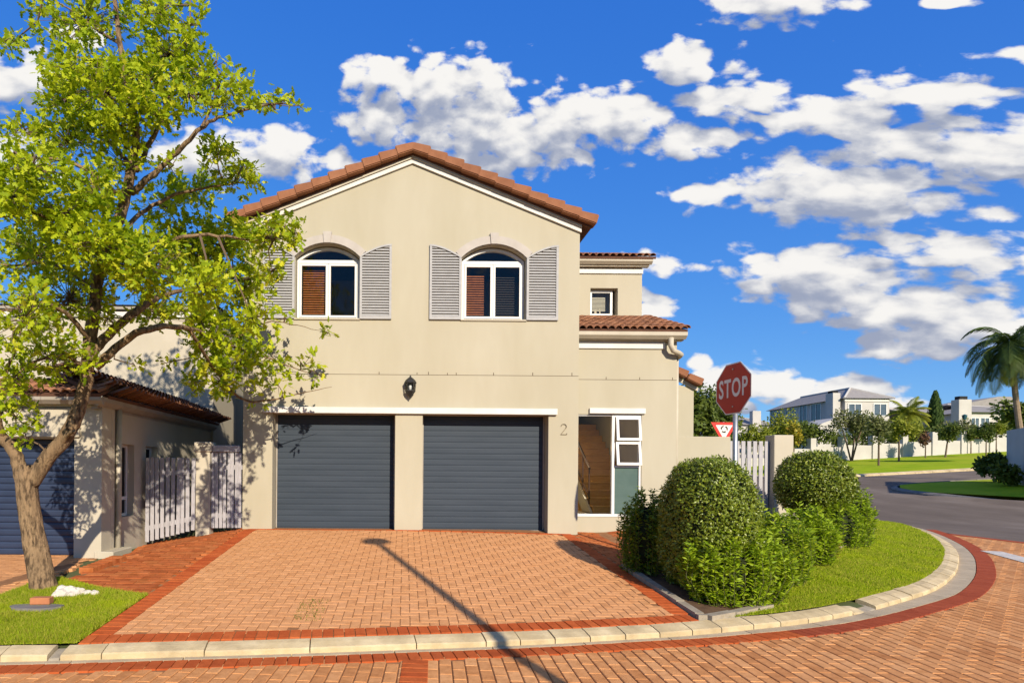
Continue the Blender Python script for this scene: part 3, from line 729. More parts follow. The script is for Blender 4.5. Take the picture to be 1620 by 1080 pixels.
# ------------------------------------------------------------------ the house
HY = 11.30; XL, XR, XC = -3.20, 3.43, .115
EZ, AZ_ = 6.60, 7.93                      # wall top at eaves and apex
house = empty('house', (XC, HY, FLOOR), 'beige two storey house with red tiled gable and two dark garage doors', 'house')
def arch_open(cx, w, z0, zs_, rise, n=14):
    r = (w * w / 4 + rise * rise) / (2 * rise); a0 = math.asin(w / 2 / r); cz = zs_ + rise - r
    return [(cx - w / 2, z0), (cx + w / 2, z0)] + [(cx + r * math.sin(a), cz + r * math.cos(a)) for a in np.linspace(a0, -a0, n)]
WIN = [(-1.555, 1.27), (1.735, 1.27)]; WZ0, WZS, WRISE = 4.755, 5.96, .27
GAR = [(-2.615, -.19), (.35, 2.84)]; GZ = 2.875
outer = [(XL, FLOOR - .25), (GAR[0][0], FLOOR - .25), (GAR[0][0], GZ), (GAR[0][1], GZ), (GAR[0][1], FLOOR - .25), (GAR[1][0], FLOOR - .25), (GAR[1][0], GZ), (GAR[1][1], GZ), (GAR[1][1], FLOOR - .25),
         (XR, FLOOR - .25), (XR, EZ), (XC, AZ_), (XL, EZ)]
wall_holes(outer, [arch_open(c, w, WZ0, WZS, WRISE) for c, w in WIN], HY, .30).build('front_wall', 'stucco', house)
HB = 21.0
mb = MB(); mb.box(XL, XL + .25, HY + .302, HB, FLOOR - .3, EZ); mb.build('side_wall', 'stucco', house)
mb = MB(); mb.box(XR - .25, XR, HY + .302, HB, FLOOR - .3, EZ); mb.build('side_wall', 'stucco', house)
wall_holes([(XL + .26, FLOOR - .3), (XR - .26, FLOOR - .3), (XR - .26, EZ), (XC, AZ_), (XL + .26, EZ)], [], HB - .25, .24).build('back_wall', 'stucco', house)
MB().box(XL + .26, XR - .26, HY + .305, HB - .26, 3.25, 3.45).box(XL + .26, XR - .26, HY + .305, HB - .26, FLOOR - .2, FLOOR - .02).box(XL + .26, XR - .26, 14.6, 14.7, 3.46, EZ).build('inner_floor', 'room', house)
# roof: slabs, verge tiles, barge boards
roof = MB()
for sg, xe in ((-1, XL - .22), (1, XR + .20)):
    sl = (AZ_ - EZ) / (XR - XC); ze = AZ_ - sl * abs(xe - XC)
    roof.add([(XC, HY - .10, AZ_ + .02), (xe, HY - .10, ze + .02), (xe, HB + .3, ze + .02), (XC, HB + .3, AZ_ + .02),
              (XC, HY - .10, AZ_ + .12), (xe, HY - .10, ze + .12), (xe, HB + .3, ze + .12), (XC, HB + .3, AZ_ + .12)],
             [(0, 1, 2, 3), (4, 7, 6, 5), (0, 4, 5, 1), (1, 5, 6, 2), (2, 6, 7, 3), (3, 7, 4, 0)])
rf = roof.build('roof', 'roof_under', house)
def verge_mesh():
    L, Hh, D = .375, .165, .25
    bm = bmesh.new(); bmesh.ops.create_cube(bm, size=1); bmesh.ops.scale(bm, vec=(L, D, Hh), verts=bm.verts)
    for v in bm.verts:
        if v.co.x > 0: v.co.z *= 1.12; v.co.y *= 1.09
        else: v.co.z *= .90; v.co.y *= .93
    bmesh.ops.bevel(bm, geom=bm.edges[:], offset=.016, segments=2, affect='EDGES')
    me = bpy.data.meshes.new('verge_tile'); bm.to_mesh(me); bm.free(); me.materials.append(MAT['terracotta']); return me
vt = verge_mesh(); sl = (AZ_ - EZ) / (XR - XC); ang = math.atan(sl)
for sg, cnt in ((1, 11), (-1, 11)):
    for k in range(cnt):
        d = .16 + k * .352; x = XC + sg * d * math.cos(ang); z = AZ_ + .145 - d * math.sin(ang) + random.uniform(-.006, .006)
        rot = (Matrix.Rotation(0 if sg > 0 else math.pi, 3, 'Z') @ Matrix.Rotation(ang - .085 + random.uniform(-.008, .008), 3, 'Y')).to_euler()
        piece('verge_tile', vt, rf, (x, HY - .11, z), rot)
for sg, xe in ((-1, XL - .02), (1, XR + .02)):
    for k, (t0, t1, y) in enumerate(((-.115, -.03, .045), (-.027, .05, .075))):
        ze = AZ_ - sl * abs(xe - XC)
        MB().extr([(XC, HY, AZ_ + t0), (xe, HY, ze + t0), (xe, HY, ze + t1), (XC, HY, AZ_ + t1)], (0, -y, 0)).build('barge_board', 'white_paint' if k == 0 else 'gutter_beige', house)
# upper windows
def sash(mb, x0, x1, z0, z1, Y, w, d):
    mb.box(x0, x0 + w, Y, Y + d, z0, z1, bev=.004).box(x1 - w, x1, Y, Y + d, z0, z1, bev=.004).box(x0 + w, x1 - w, Y, Y + d, z0, z0 + w, bev=.004).box(x0 + w, x1 - w, Y, Y + d, z1 - w, z1, bev=.004)
def arc_pts(cx, w, zs_, rise, n, grow=0.):
    r = (w * w / 4 + rise * rise) / (2 * rise); a0 = math.asin(w / 2 / r); cz = zs_ + rise - r
    return [(cx + (r + grow) * math.sin(a), cz + (r + grow) * math.cos(a)) for a in np.linspace(-a0, a0, n)]
for wi, (c, w) in enumerate(WIN):
    Y = HY + .13; wn = MB(); x0, x1 = c - w / 2 + .012, c + w / 2 - .012
    wn.box(x0, x0 + .05, Y, Y + .07, WZ0 + .012, WZS, bev=.004).box(x1 - .05, x1, Y, Y + .07, WZ0 + .012, WZS, bev=.004)
    wn.box(x0, x1, Y - .004, Y + .068, WZ0 + .004, WZ0 + .055, bev=.004).box(x0, x1, Y - .004, Y + .068, WZS - .075, WZS - .005, bev=.004)
    ap = arc_pts(c, w - .024, WZS - .01, WRISE - .012, 16); ai = arc_pts(c, w - .024, WZS - .01, WRISE - .012, 16, -.055)
    for k in range(15):
        wn.extr([(ap[k][0], Y, ap[k][1]), (ap[k + 1][0], Y, ap[k + 1][1]), (ai[k + 1][0], Y, max(WZS - .01, ai[k + 1][1])), (ai[k][0], Y, max(WZS - .01, ai[k][1]))], (0, .07, 0))
    win = wn.build('window', 'white_frame', house)
    zt = WZS - .085
    xm = c
    for (a, b) in ((x0 + .052, xm - .008), (xm + .008, x1 - .052)):
        m_ = MB(); sash(m_, a, b, WZ0 + .05, zt, Y - .02, .042, .05); m_.build('sash', 'white_frame', win)
        MB().add([(a + .05, Y + .004, WZ0 + .11), (b - .05, Y + .004, WZ0 + .11), (b - .05, Y + .004, zt - .05), (a + .05, Y + .004, zt - .05)], [(0, 1, 2, 3)]).build('pane', 'glass', win)
    MB().box(xm - .007, xm + .007, Y, Y + .05, WZ0 + .06, zt).build('mullion', 'white_frame', win)
    ar = arc_pts(c, w - .13, WZS - .005, WRISE - .05, 12)
    MB().add([(x, Y + .03, z) for x, z in ar], [tuple(range(len(ar)))]).build('pane', 'glass', win)
    # timber venetian blind behind the left sash, drawn-up blind behind the right
    bl = MB(); zz = WZ0 + .07
    bx0, bx1 = (x0 + .10, xm - .03) if wi == 0 else (x0 + .06, xm - .16)
    ztop = zt - .06 if wi == 0 else zt - .17
    while zz < ztop:
        bl.box(bx0, bx1, -.024, .024, -.002, .002, M=Matrix.Translation((0, Y + .12, zz)) @ Matrix.Rotation(.75, 4, 'X')); zz += .048
    bl.build('blind', 'blind_wood', win)
    bl = MB(); zz = WZ0 + .07
    if wi == 1:
        while zz < zt - .17:
            bl.box(xm + .05, x1 - .12, -.018, .018, -.002, .002, M=Matrix.Translation((0, Y + .18, zz)) @ Matrix.Rotation(.5, 4, 'X')); zz += .048
        bl.build('blind', 'blind_dark', win)
    # arched moulding with key stone
    o1 = arc_pts(c, w + .02, WZS + .005, WRISE + .005, 13, .0); o2 = arc_pts(c, w + .02, WZS + .005, WRISE + .005, 13, .155)
    for half in (range(0, 6), range(6, 12)):
        m_ = MB()
        ring = [(o1[k][0], HY, o1[k][1]) for k in list(half) + [half[-1] + 1]] + [(o2[k][0], HY, o2[k][1]) for k in reversed(list(half) + [half[-1] + 1])]
        m_.extr(ring, (0, -.05, 0)); m_.build('arch_moulding', 'moulding', house)
    zt2 = WZS + WRISE + .01
    MB().extr([(c - .065, HY, zt2 - .01), (c + .065, HY, zt2 - .01), (c + .085, HY, zt2 + .205), (c - .085, HY, zt2 + .205)], (0, -.075, 0)).build('key_stone', 'moulding', house)
    MB().box(c - w / 2 - .02, c + w / 2 + .02, HY - .03, HY + .128, WZ0 - .03, WZ0 + .002, bev=.004).build('sill', 'stucco_pale', house)
    # louvred shutters
    for sg in (-1, 1):
        xi, xo = c + sg * (w / 2 + .008), c + sg * (w / 2 + .635)
        xa, xb = min(xi, xo), max(xi, xo); Ys = HY - .045
        def topz(x):
            t = (x - xi) / (xo - xi); return 5.985 + .235 * math.sin(t * math.pi / 2 * .98)
        sh = MB(); fw = .045; z0 = WZ0 - .01
        sh.box(xa, xa + fw, Ys, HY - .002, z0, topz(xa + fw / 2) - .02).box(xb - fw, xb, Ys, HY - .002, z0, topz(xb - fw / 2) - .02).box(xa + fw, xb - fw, Ys, HY - .002, z0, z0 + .06)
        n = 10; xs = np.linspace(xa, xb, n)
        for k in range(n - 1):
            sh.extr([(xs[k], HY - .003, topz(xs[k]) - .035), (xs[k + 1], HY - .003, topz(xs[k + 1]) - .035), (xs[k + 1], HY - .003, topz(xs[k + 1])), (xs[k], HY - .003, topz(xs[k]))], (0, -.046, 0))
        sh.box(xa + fw, xb - fw, HY - .010, HY - .004, z0 + .02, 5.97)
        sho = sh.build('shutter', 'shutter', house)
        zz = z0 + .085
        while zz < 6.17:
            # the slat reaches as far towards the window as the curved top allows
            t = 0.
            if zz > 5.93: t = min(.95, math.asin(min(1, max(0, (zz + .035 - 5.985) / .235))) / (math.pi / 2 * .98))
            e1 = xi + (xo - xi) * t; a, b = sorted((e1, xo - sg * fw)); 
            if t < .05: a, b = xa + fw, xb - fw
            if b - a > .06:
                MB().box(a, b, -.004, .004, -.026, .026, M=Matrix.Translation((0, HY - .024, zz)) @ Matrix.Rotation(R(-38), 4, 'X')).build('slat', 'shutter', sho)
            zz += .0535
# garage: lintel, doors
MB().box(-2.80, 3.0, HY - .07, HY - .002, 2.88, 3.0, bev=.006).build('lintel', 'white_paint', house)
for gi_, (a, b) in enumerate(GAR):
    door = MB().box(a + .002, b - .002, HY + .34, HY + .37, FLOOR - .02, GZ + .2).build('garage_door', 'garage_blue', house)
    n = 20; hp = (GZ + .05 - FLOOR - .012) / n
    for k in range(n):
        z = FLOOR + .012 + k * hp; M_ = MB(); prof = [(0, 0), (-.004, .004), (-.007, hp * .25), (-.007, hp * .75), (-.004, hp - .004), (0, hp - .001)]
        dy = random.uniform(-.0015, .0015)
        M_.extr([(a + .01, HY + .338 + y + dy, z + q) for y, q in prof], (b - a - .02, 0, 0)).build('door_panel', 'garage_blue', door)
    for xx in (a + .006, b - .03):
        MB().box(xx, xx + .024, HY + .303, HY + .325, FLOOR, GZ).build('door_track', 'gutter_grey', door)
MB().box(GAR[0][0] - .1, GAR[1][1] + .1, HY + .31, HY + .335, GZ + .02, GZ + .3).build('door_header', 'dark', house)
# expansion joint and the small marks above it
MB().box(XL + .02, XR - .005, HY - .003, HY + .01, 3.652, 3.660).build('expansion_joint', 'joint_dark', house)
for px in (598, 658, 676, 706, 720, 779, 841, 903):
    x = (px - 640) / 80; MB().box(x, x + .014, HY - .003, HY + .01, 3.66, 3.66 + random.uniform(.03, .07)).build('wall_mark', 'joint_dark', house)
# house number
def strokes(mb, pts, w, y, d):
    for p, q in zip(pts[:-1], pts[1:]):
        p, q = Vector((p[0], y, p[1])), Vector((q[0], y, q[1])); t = (q - p).normalized(); n = Vector((-t.z, 0, t.x)) * w / 2
        mb.extr([p - n - t * w * .3, q - n + t * w * .3, q + n + t * w * .3, p + n - t * w * .3], (0, d, 0))
nb = MB(); nx, nz = 3.085, 2.50
top_ = [(nx + .055 + .052 * math.cos(a), nz + .155 + .05 * math.sin(a)) for a in np.linspace(R(170), R(-35), 10)]
strokes(nb, top_ + [(nx + .005, nz + .008)], .012, HY - .001, -.014)
strokes(nb, [(nx, nz), (nx + .112, nz), (nx + .118, nz + .022)], .012, HY - .001, -.014)
nb.build('house_number', 'number_grey', house)

# ---- right extension with the stair hall
EY = 11.58; EX = 5.50; ETOP = 4.50
OP = (3.47, 4.80, .86, 2.93)
ext_out = [(XR - .001, FLOOR - .3), (EX, FLOOR - .3), (EX, ETOP), (XR - .001, ETOP)]
wall_holes(ext_out, [rect(*OP)], EY, .22).build('extension_wall', 'stucco', house)
MB().box(EX - .22, EX, EY + .222, 20, FLOOR - .3, ETOP).build('extension_wall', 'stucco', house)
MB().box(XR + .3, 4.86, EY - .05, EY - .002, 2.945, 3.055, bev=.005).build('lintel', 'white_paint', house)
MB().box(XR + .002, EX - .25, EY - .035, EY - .002, 4.26, 4.40, bev=.005).build('cornice', 'white_paint', house)
MB().box(XR + .002, EX + .0, EY - .003, EY + .01, 3.632, 3.640).build('expansion_joint', 'joint_dark', house)
for px in (957, 1010, 1062):
    x = (px - 640) / 78; MB().box(x, x + .012, EY - .003, EY + .01, 3.64, 3.69).build('wall_mark', 'joint_dark', house)
def barrel(r, L):
    mb = MB(); n = 6; vs = []
    for y, rr in ((0, r), (L, r * .82)):
        for k in range(n + 1):
            a = math.pi * k / n; vs.append((rr * math.cos(a), y, rr * math.sin(a) * .8))
    for y, rr in ((0, r * .8), (L, r * .62)):
        for k in range(n + 1):
            a = math.pi * k / n; vs.append((rr * math.cos(a), y, rr * math.sin(a) * .8))
    m_ = n + 1; fs = [(k, k + 1, m_ + k + 1, m_ + k) for k in range(n)] + [(k, 2 * m_ + k, 2 * m_ + k + 1, k + 1) for k in range(n)]
    fs += [(2 * m_ + k, 3 * m_ + k, 3 * m_ + k + 1, 2 * m_ + k + 1) for k in range(n)]
    me = mb.add(vs, fs).mesh('roof_tile', True); me.materials.append(MAT['roof_tile']); return me
def barrel_roof(house_, name, o, ux, uy, nx_, ny_, pitch, run, r):
    """o: eave corner, ux: unit along the eave, uy: unit up the slope"""
    o, ux, uy = Vector(o), Vector(ux).normalized(), Vector(uy).normalized(); nn = ux.cross(uy)
    if nn.z < 0: nn = -nn
    W, Lh = nx_ * pitch, ny_ * run
    m_ = MB(); a = o - uy * .02; m_.extr([a, a + ux * W, a + ux * W + uy * Lh, a + uy * Lh], -nn * .05); rfo = m_.build(name, 'roof_under', house_)
    me = barrel(r, run * 1.22); base = Matrix((ux, uy, nn)).transposed()
    for j in range(ny_):
        for i in range(nx_):
            p = o + ux * (i + .5) * pitch + uy * (j * run - .02) + nn * (.004 + random.uniform(0, .006))
            Rr = base @ Matrix.Rotation(-.045, 3, 'X') @ Matrix.Rotation(random.gauss(0, .02), 3, 'Z')
            piece('roof_tile', me, rfo, p + nn * (.012 if True else 0), Rr.to_euler())
    return rfo
er = barrel_roof(house, 'extension_roof', (XR + .004, EY - .24, 4.60), (1, 0, 0), (0, 1, .385), 15, 8, .144, .262, .075)
for k in range(8):       # verge tiles down the right edge
    p = Vector((XR + 15 * .144 + .01, EY - .20 + k * .245, 4.64 + k * .245 * .385)); piece('roof_tile', barrel(.085, .33), er, p, (math.atan(.385) - .05, 0, random.uniform(-.03, .03)))
def gutter(parent, p, q, r, m, side):      # box gutter from p to q
    p, q = Vector(p), Vector(q); t = (q - p).normalized(); n = Vector(side)
    prof = [(0, 0), (0, -r), (r * .35, -r * 1.05), (r * .95, -r * .55), (r, .0), (r * .9, 0), (r * .85, -.01), (.012, -.01)]
    return MB().extr([p + n * a + Vector((0, 0, b)) for a, b in prof], q - p).build('gutter', m, parent)
gutter(house, (XR + .004, EY - .12, 4.555), (EX + .10, EY - .12, 4.555), .125, 'gutter_beige', (0, -1, 0))
MB().box(XR + .004, EX + .08, EY - .118, EY - .003, 4.41, 4.50).build('fascia', 'gutter_beige', house)
dpx = EX - .04
MB().tube([(dpx - .16, EY - .17, 4.45), (dpx - .16, EY - .17, 4.30), (dpx - .10, EY - .15, 4.20), (dpx + .02, EY - .12, 4.16), (dpx + .10, EY - .05, 4.14), (dpx + .12, EY + .1, 4.12)], .052, 10).build('downpipe', 'gutter_beige', house, True)
MB().tube([(EX + .055, EY + .12, 4.14), (EX + .055, EY + .12, FLOOR)], .04, 8).build('downpipe', 'gutter_beige', house, True)
# stair window: clear pane, mullion, two tilted vents over a frosted pane
wx = 4.235
wf = MB(); wf.box(OP[0], OP[1], EY - .015, EY + .09, OP[2], OP[2] + .055, bev=.004).box(wx - .03, wx + .03, EY + .02, EY + .09, OP[2] + .056, OP[3] - .002, bev=.004)
wf.box(OP[0] + .002, OP[0] + .022, EY + .03, EY + .08, OP[2] + .056, OP[3] - .03).box(OP[0] + .002, wx - .031, EY + .03, EY + .08, OP[3] - .028, OP[3] - .003)
wf.box(OP[1] - .045, OP[1] - .002, EY + .02, EY + .09, OP[2] + .056, OP[3] - .05).box(wx + .031, OP[1] - .002, EY + .02, EY + .09, OP[3] - .048, OP[3] - .003)
wf.box(wx + .031, OP[1] - .046, EY + .02, EY + .09, 1.86, 1.90)
stw = wf.build('stair_window', 'white_frame', house)
MB().add([(OP[0] + .02, EY + .055, OP[2] + .05), (wx - .03, EY + .055, OP[2] + .05), (wx - .03, EY + .055, OP[3] - .03), (OP[0] + .02, EY + .055, OP[3] - .03)], [(0, 1, 2, 3)]).build('pane', 'glass_clear', stw)
MB().add([(wx + .03, EY + .05, OP[2] + .05), (OP[1] - .045, EY + .05, OP[2] + .05), (OP[1] - .045, EY + .05, 1.86), (wx + .03, EY + .05, 1.86)], [(0, 1, 2, 3)]).build('pane', 'glass_frost', stw)
for z0, z1, tl in ((1.90, 2.38, R(9)), (2.40, 2.88, R(7))):
    M_ = Matrix.Translation((0, EY + .01, z1)) @ Matrix.Rotation(-tl, 4, 'X')
    m_ = MB(); a, b, hh, w_ = wx + .045, OP[1] - .02, z1 - z0, .05
    for q in ((a, a + w_, -hh, 0), (b - w_, b, -hh, 0), (a + w_, b - w_, -hh, -hh + w_), (a + w_, b - w_, -w_, 0)): m_.box(q[0], q[1], -.02, .03, q[2], q[3], M=M_)
    m_.build('vent_sash', 'white_frame', stw)
    MB().add([M_ @ Vector(v) for v in ((a + w_, 0, -hh + w_), (b - w_, 0, -hh + w_), (b - w_, 0, -w_), (a + w_, 0, -w_))], [(0, 1, 2, 3)]).build('pane', 'glass', stw)
# stair hall
hall = MB(); x0, x1, y0, y1 = XR - .9, EX - .225, EY + .225, 17.5
hall.box(x0, x1, y0, y1, .70, .84).box(x0, x1, y1, y1 + .1, .7, 4.3).box(x0 - .1, x0, y0, y1, .7, 4.3).box(x0, x1, y0, y1, 4.2, 4.3)
hall.build('stair_hall', 'room', house)
for k in range(13):
    z = .84 + .172 * k; y = 12.75 + .25 * k
    st = MB().box(4.22, EX - .23, y, y + .27 if k < 12 else y + 1.0, .84, z + .14).build('step', 'wood_step', house)
    MB().box(4.20, EX - .232, y - .025, y + .25, z + .142, z + .172, bev=.006).build('tread', 'wood_step', st)
rl = MB()
for z_, w_ in ((.95, .028), (.28, .02)):
    rl.tube([(4.12, 12.72, .9 + z_), (4.12, 15.6, .9 + z_ + 2.0)], w_, 6)
for k in range(7): rl.tube([(4.12, 12.75 + .45 * k, .9 + .31 * k + .15), (4.12, 12.75 + .45 * k, .9 + .31 * k + .98)], .016, 6)
rl.build('handrail', 'dark_wood', house)
MB().extr([(4.14, 12.7, .86), (4.14, 15.9, 3.05), (4.14, 15.9, 2.7), (4.14, 13.3, .86)], (.05, 0, 0)).build('stringer', 'stucco_pale', house)
for k, (yy, zz) in enumerate(((13.0, 2.28), (14.1, 2.75))):
    sco = MB().tube([(XR + .05, yy, zz - .09), (XR + .06, yy, zz), (XR + .06, yy, zz + .09)], [.02, .055, .07], 10).build('wall_light', 'lit_shade', house, True)
    pl = bpy.data.lights.new('wall_light_glow', 'POINT'); pl.energy = 7; pl.color = (1, .72, .38); pl.shadow_soft_size = .06
    plo = link(bpy.data.objects.new('wall_light_glow', pl)); plo.parent = house; plo.location = Vector((XR + .22, yy, zz + .05)) - WO[house.name]
# upper block behind the extension roof
UY = 13.32; UT = 6.62
wall_holes([(XR - .1, 4.4), (EX, 4.4), (EX, UT), (XR - .1, UT)], [rect(4.30, 4.94, 5.42, 6.05)], UY, .22).build('upper_wall', 'stucco', house)
MB().box(EX - .22, EX, UY + .222, 20, 4.5, UT).build('upper_wall', 'stucco', house)
MB().box(XR + .1, EX - .222, UY + .6, UY + .65, 4.5, UT - .1).build('inner_wall', 'room', house)
MB().box(XR + .16, EX + .012, UY - .035, UY - .002, 6.38, 6.49, bev=.004).build('cornice', 'white_paint', house)
gutter(house, (XR + .004, UY - .12, 6.665), (EX + .16, UY - .12, 6.665), .11, 'gutter_beige', (0, -1, 0))
MB().box(XR + .004, EX + .12, UY - .118, UY - .003, 6.52, 6.60).build('fascia', 'gutter_beige', house)
barrel_roof(house, 'upper_roof', (XR + .004, UY - .24, 6.70), (1, 0, 0), (0, 1, .385), 15, 7, .152, .29, .075)
MB().tube([(XR + .10, UY - .10, 6.5), (XR + .10, UY - .10, 5.20)], .045, 8).build('downpipe', 'gutter_grey', house, True)
MB().box(XR + .02, XR + .42, UY - .3, UY - .02, 5.28, 5.33).build('pipe_shelf', 'gutter_grey', house)
wn = MB(); sash(wn, 4.32, 4.86, 5.43, 6.03, UY + .12, .055, .05); uw = wn.build('window', 'white_frame', house)
MB().add([(4.37, UY + .145, 5.48), (4.81, UY + .145, 5.48), (4.81, UY + .145, 5.98), (4.37, UY + .145, 5.98)], [(0, 1, 2, 3)]).build('pane', 'glass', uw)
bl = MB(); zz = 5.58
while zz < 5.90: bl.box(4.40, 4.72, -.018, .018, -.002, .002, M=Matrix.Translation((0, UY + .22, zz)) @ Matrix.Rotation(.9, 4, 'X')); zz += .03
bl.build('blind', 'blind_pale', uw)
# rear wing with a sloping verge
WY = 14.1
a, b = P(1066, 592, WY), P(1102, 611, WY)
wall_holes([(EX - .02, .4), (7.12, .4), (7.12, b.z - .05), (EX - .02, a.z + .02)], [], WY, .2).build('wing_wall', 'stucco', house)
MB().box(6.92, 7.12, WY + .202, 20, .4, b.z - .15).build('wing_wall', 'stucco', house)
sl2 = (b.z - a.z) / (b.x - a.x); a2 = math.atan(-sl2)
for k in range(5):
    x = EX + .12 + k * .36; z = a.z + .08 + (x - a.x) * sl2
    piece('verge_tile', vt, rf, (x, WY - .1, z), (0, a2 - .05, 0))
MB().extr([(EX, WY, a.z - .12 + (EX - a.x) * sl2), (7.2, WY, a.z - .12 + (7.2 - a.x) * sl2), (7.2, WY, a.z - .03 + (7.2 - a.x) * sl2), (EX, WY, a.z - .03 + (EX - a.x) * sl2)], (0, -.05, 0)).build('barge_board', 'gutter_beige', house)

# ------------------------------------------------------------------ wall lantern
ln = empty('wall_lantern', (.10, HY, 3.20), 'black six sided lantern mounted on the wall above the garage pillar', 'lantern')
lx, ly, lz = .10, HY - .11, 3.19
def ngon(r, z, n=6, cy=ly): return [(lx + r * math.sin(2 * math.pi * (k + .5) / n), cy + r * math.cos(2 * math.pi * (k + .5) / n), z) for k in range(n)]
def lathe6(prof):
    mb = MB(); vs = []
    for r, z in prof: vs += ngon(r, z)
    fs = [(i * 6 + k, i * 6 + (k + 1) % 6, (i + 1) * 6 + (k + 1) % 6, (i + 1) * 6 + k) for i in range(len(prof) - 1) for k in range(6)] + [tuple(range(6)), tuple((len(prof) - 1) * 6 + k for k in range(6))]
    return mb.add(vs, fs)
lathe6([(.115, lz + .275), (.125, lz + .29), (.09, lz + .345), (.045, lz + .385), (.02, lz + .40), (.012, lz + .435)]).build('lantern_roof', 'black_iron', ln)
lathe6([(.012, lz), (.025, lz + .03), (.05, lz + .05), (.095, lz + .11), (.105, lz + .125), (.10, lz + .14)]).build('lantern_base', 'black_iron', ln)
fr = MB()
for k in range(6):
    p, q = Vector(ngon(.094, lz + .14)[k]), Vector(ngon(.108, lz + .275)[k]); fr.tube([p, q], .007, 5)
fr.build('lantern_frame', 'black_iron', ln)
lathe6([(.085, lz + .14), (.098, lz + .275)]).build('lantern_glass', 'glass', ln)
MB().tube([(lx, ly, lz + .14), (lx, ly, lz + .16), (lx, ly, lz + .19), (lx, ly, lz + .235), (lx, ly, lz + .255)], [.012, .022, .034, .03, .008], 8).build('bulb', 'sign_white', ln, True)
MB().box(lx - .05, lx + .05, HY - .02, HY - .001, lz + .05, lz + .33, bev=.008).box(lx - .012, lx + .012, HY - .10, HY - .02, lz + .07, lz + .095).build('back_plate', 'black_iron', ln)

# ------------------------------------------------------------------ garden walls, gates on the right
gwl = empty('garden_wall', (6.2, 12.2, .55), 'beige plastered garden wall joining the house behind the tall clipped bush', 'wall')
MB().box(EX + .004, 6.96, 12.2, 12.42, .3, 2.54, bev=.01).build('wall_panel', 'stucco', gwl)
pw = empty('gate_pillar', (8.2, 12.5, .55), 'cream square pillar with a low wall beside the white slatted gate', 'pillar')
MB().box(8.02, 8.44, 12.4, 12.72, .3, 2.60, bev=.01).build('pillar_shaft', 'stucco_pale', pw)
MB().box(8.445, 9.3, 12.48, 12.66, .3, 2.22, bev=.01).build('low_wall', 'stucco_pale', pw)
gt = empty('slatted_gate', (7.5, 12.6, .55), 'narrow white slatted gate right of the stop sign pole', 'gate')
n = 8
for k in range(n):
    x = 6.99 + (k + .5) * (8.02 - 6.99) / n
    MB().box(x - .043, x + .043, 12.55, 12.575, .62, 2.47, bev=.004).build('slat', 'picket', gt)
for z in (.9, 2.1): MB().box(6.975, 8.01, 12.578, 12.61, z, z + .08).build('rail', 'picket_grey', gt)
MB().box(7.955, 8.015, 12.58, 12.64, .55, 2.47).build('post', 'picket_grey', gt)

# ------------------------------------------------------------------ stop sign and roundabout sign
th = R(7)                                      # the plate is turned side-on to the camera
SY = 7.95; SX = float(P(1160, 615, SY).x)
sg = empty('stop_sign', (SX, SY, zh(SX, SY)), 'red octagonal stop sign on a steel pole behind the round bush', 'sign')
tv = Vector((-math.sin(th), math.cos(th), 0)); nv = Vector((math.cos(th), math.sin(th), 0))   # plate direction, away from reader
tR = -tv; nF = Vector((-math.cos(th), -math.sin(th), 0))                        # reader's right, towards reader
ctr = P(1159.5, 614.5, SY); ctr = Vector((SX, SY, ctr.z)); rad = .383
def plate(r, n, rot, d0, d1, c=ctr):
    o = [c + tR * (r * math.cos(rot + 2 * math.pi * k / n)) + Vector((0, 0, r * math.sin(rot + 2 * math.pi * k / n))) + nF * d0 for k in range(n)]
    return MB().extr(o, nF * (d1 - d0))
plate(rad, 8, math.pi / 8, 0, .003).build('sign_plate', 'sign_white', sg)
plate(rad * .955, 8, math.pi / 8, .0035, .005).build('sign_face', 'sign_red', sg)
def letters(text, height, width):
    cu = bpy.data.curves.new('txt', 'FONT'); cu.body = text; cu.size = 1; cu.align_x = 'CENTER'; cu.offset = .022; cu.resolution_u = 4; cu.space_character = 1.12
    o = bpy.data.objects.new('txt', cu); link(o); bpy.context.view_layer.update()
    me = bpy.data.meshes.new_from_object(o.evaluated_get(bpy.context.evaluated_depsgraph_get())); bpy.data.objects.remove(o)
    V = np.array([v.co[:] for v in me.vertices]); lo, hi = V.min(0), V.max(0)
    V[:, 0] = (V[:, 0] - (lo[0] + hi[0]) / 2) / (hi[0] - lo[0]) * width; V[:, 1] = (V[:, 1] - (lo[1] + hi[1]) / 2) / (hi[1] - lo[1]) * height
    return V, [tuple(p.vertices) for p in me.polygons]
V, fs = letters('STOP', .265, .575)
lm = MB(); lm.add([ctr + tR * v[0] + Vector((0, 0, v[1] + .012)) + nF * .0062 for v in V], fs); lm.build('sign_lettering', 'sign_white', sg)
pp = ctr + nv * .035
MB().tube([(pp.x, pp.y, zh(SX, SY) - .1), (pp.x, pp.y, ctr.z + .25)], .033, 12).build('pole', 'steel', sg, True)
for dz in (-.25, .27): MB().tube([ctr + Vector((0, 0, dz)) + nF * .005, ctr + Vector((0, 0, dz)) + nF * .012], .011, 8).build('bolt', 'steel', sg)
RY = 21.; rc = P(1145.5, 679, RY); rz = zs(rc.x, RY)
ys = empty('roundabout_sign', (rc.x, RY, 0), 'white triangular roundabout sign with red border showing above the garden wall', 'sign')
def tri(r, d0, d1, m, nm):
    o = [rc + Vector((r * math.cos(R(a)), -d0, r * math.sin(R(a)))) for a in (30, 150, 270)]; MB().extr(o, (0, -(d1 - d0), 0)).build(nm, m, ys)
rc = rc + Vector((0, 0, -.02)); tri(.56, 0, .003, 'sign_bright_red', 'sign_plate'); tri(.36, .004, .006, 'sign_white', 'sign_face')
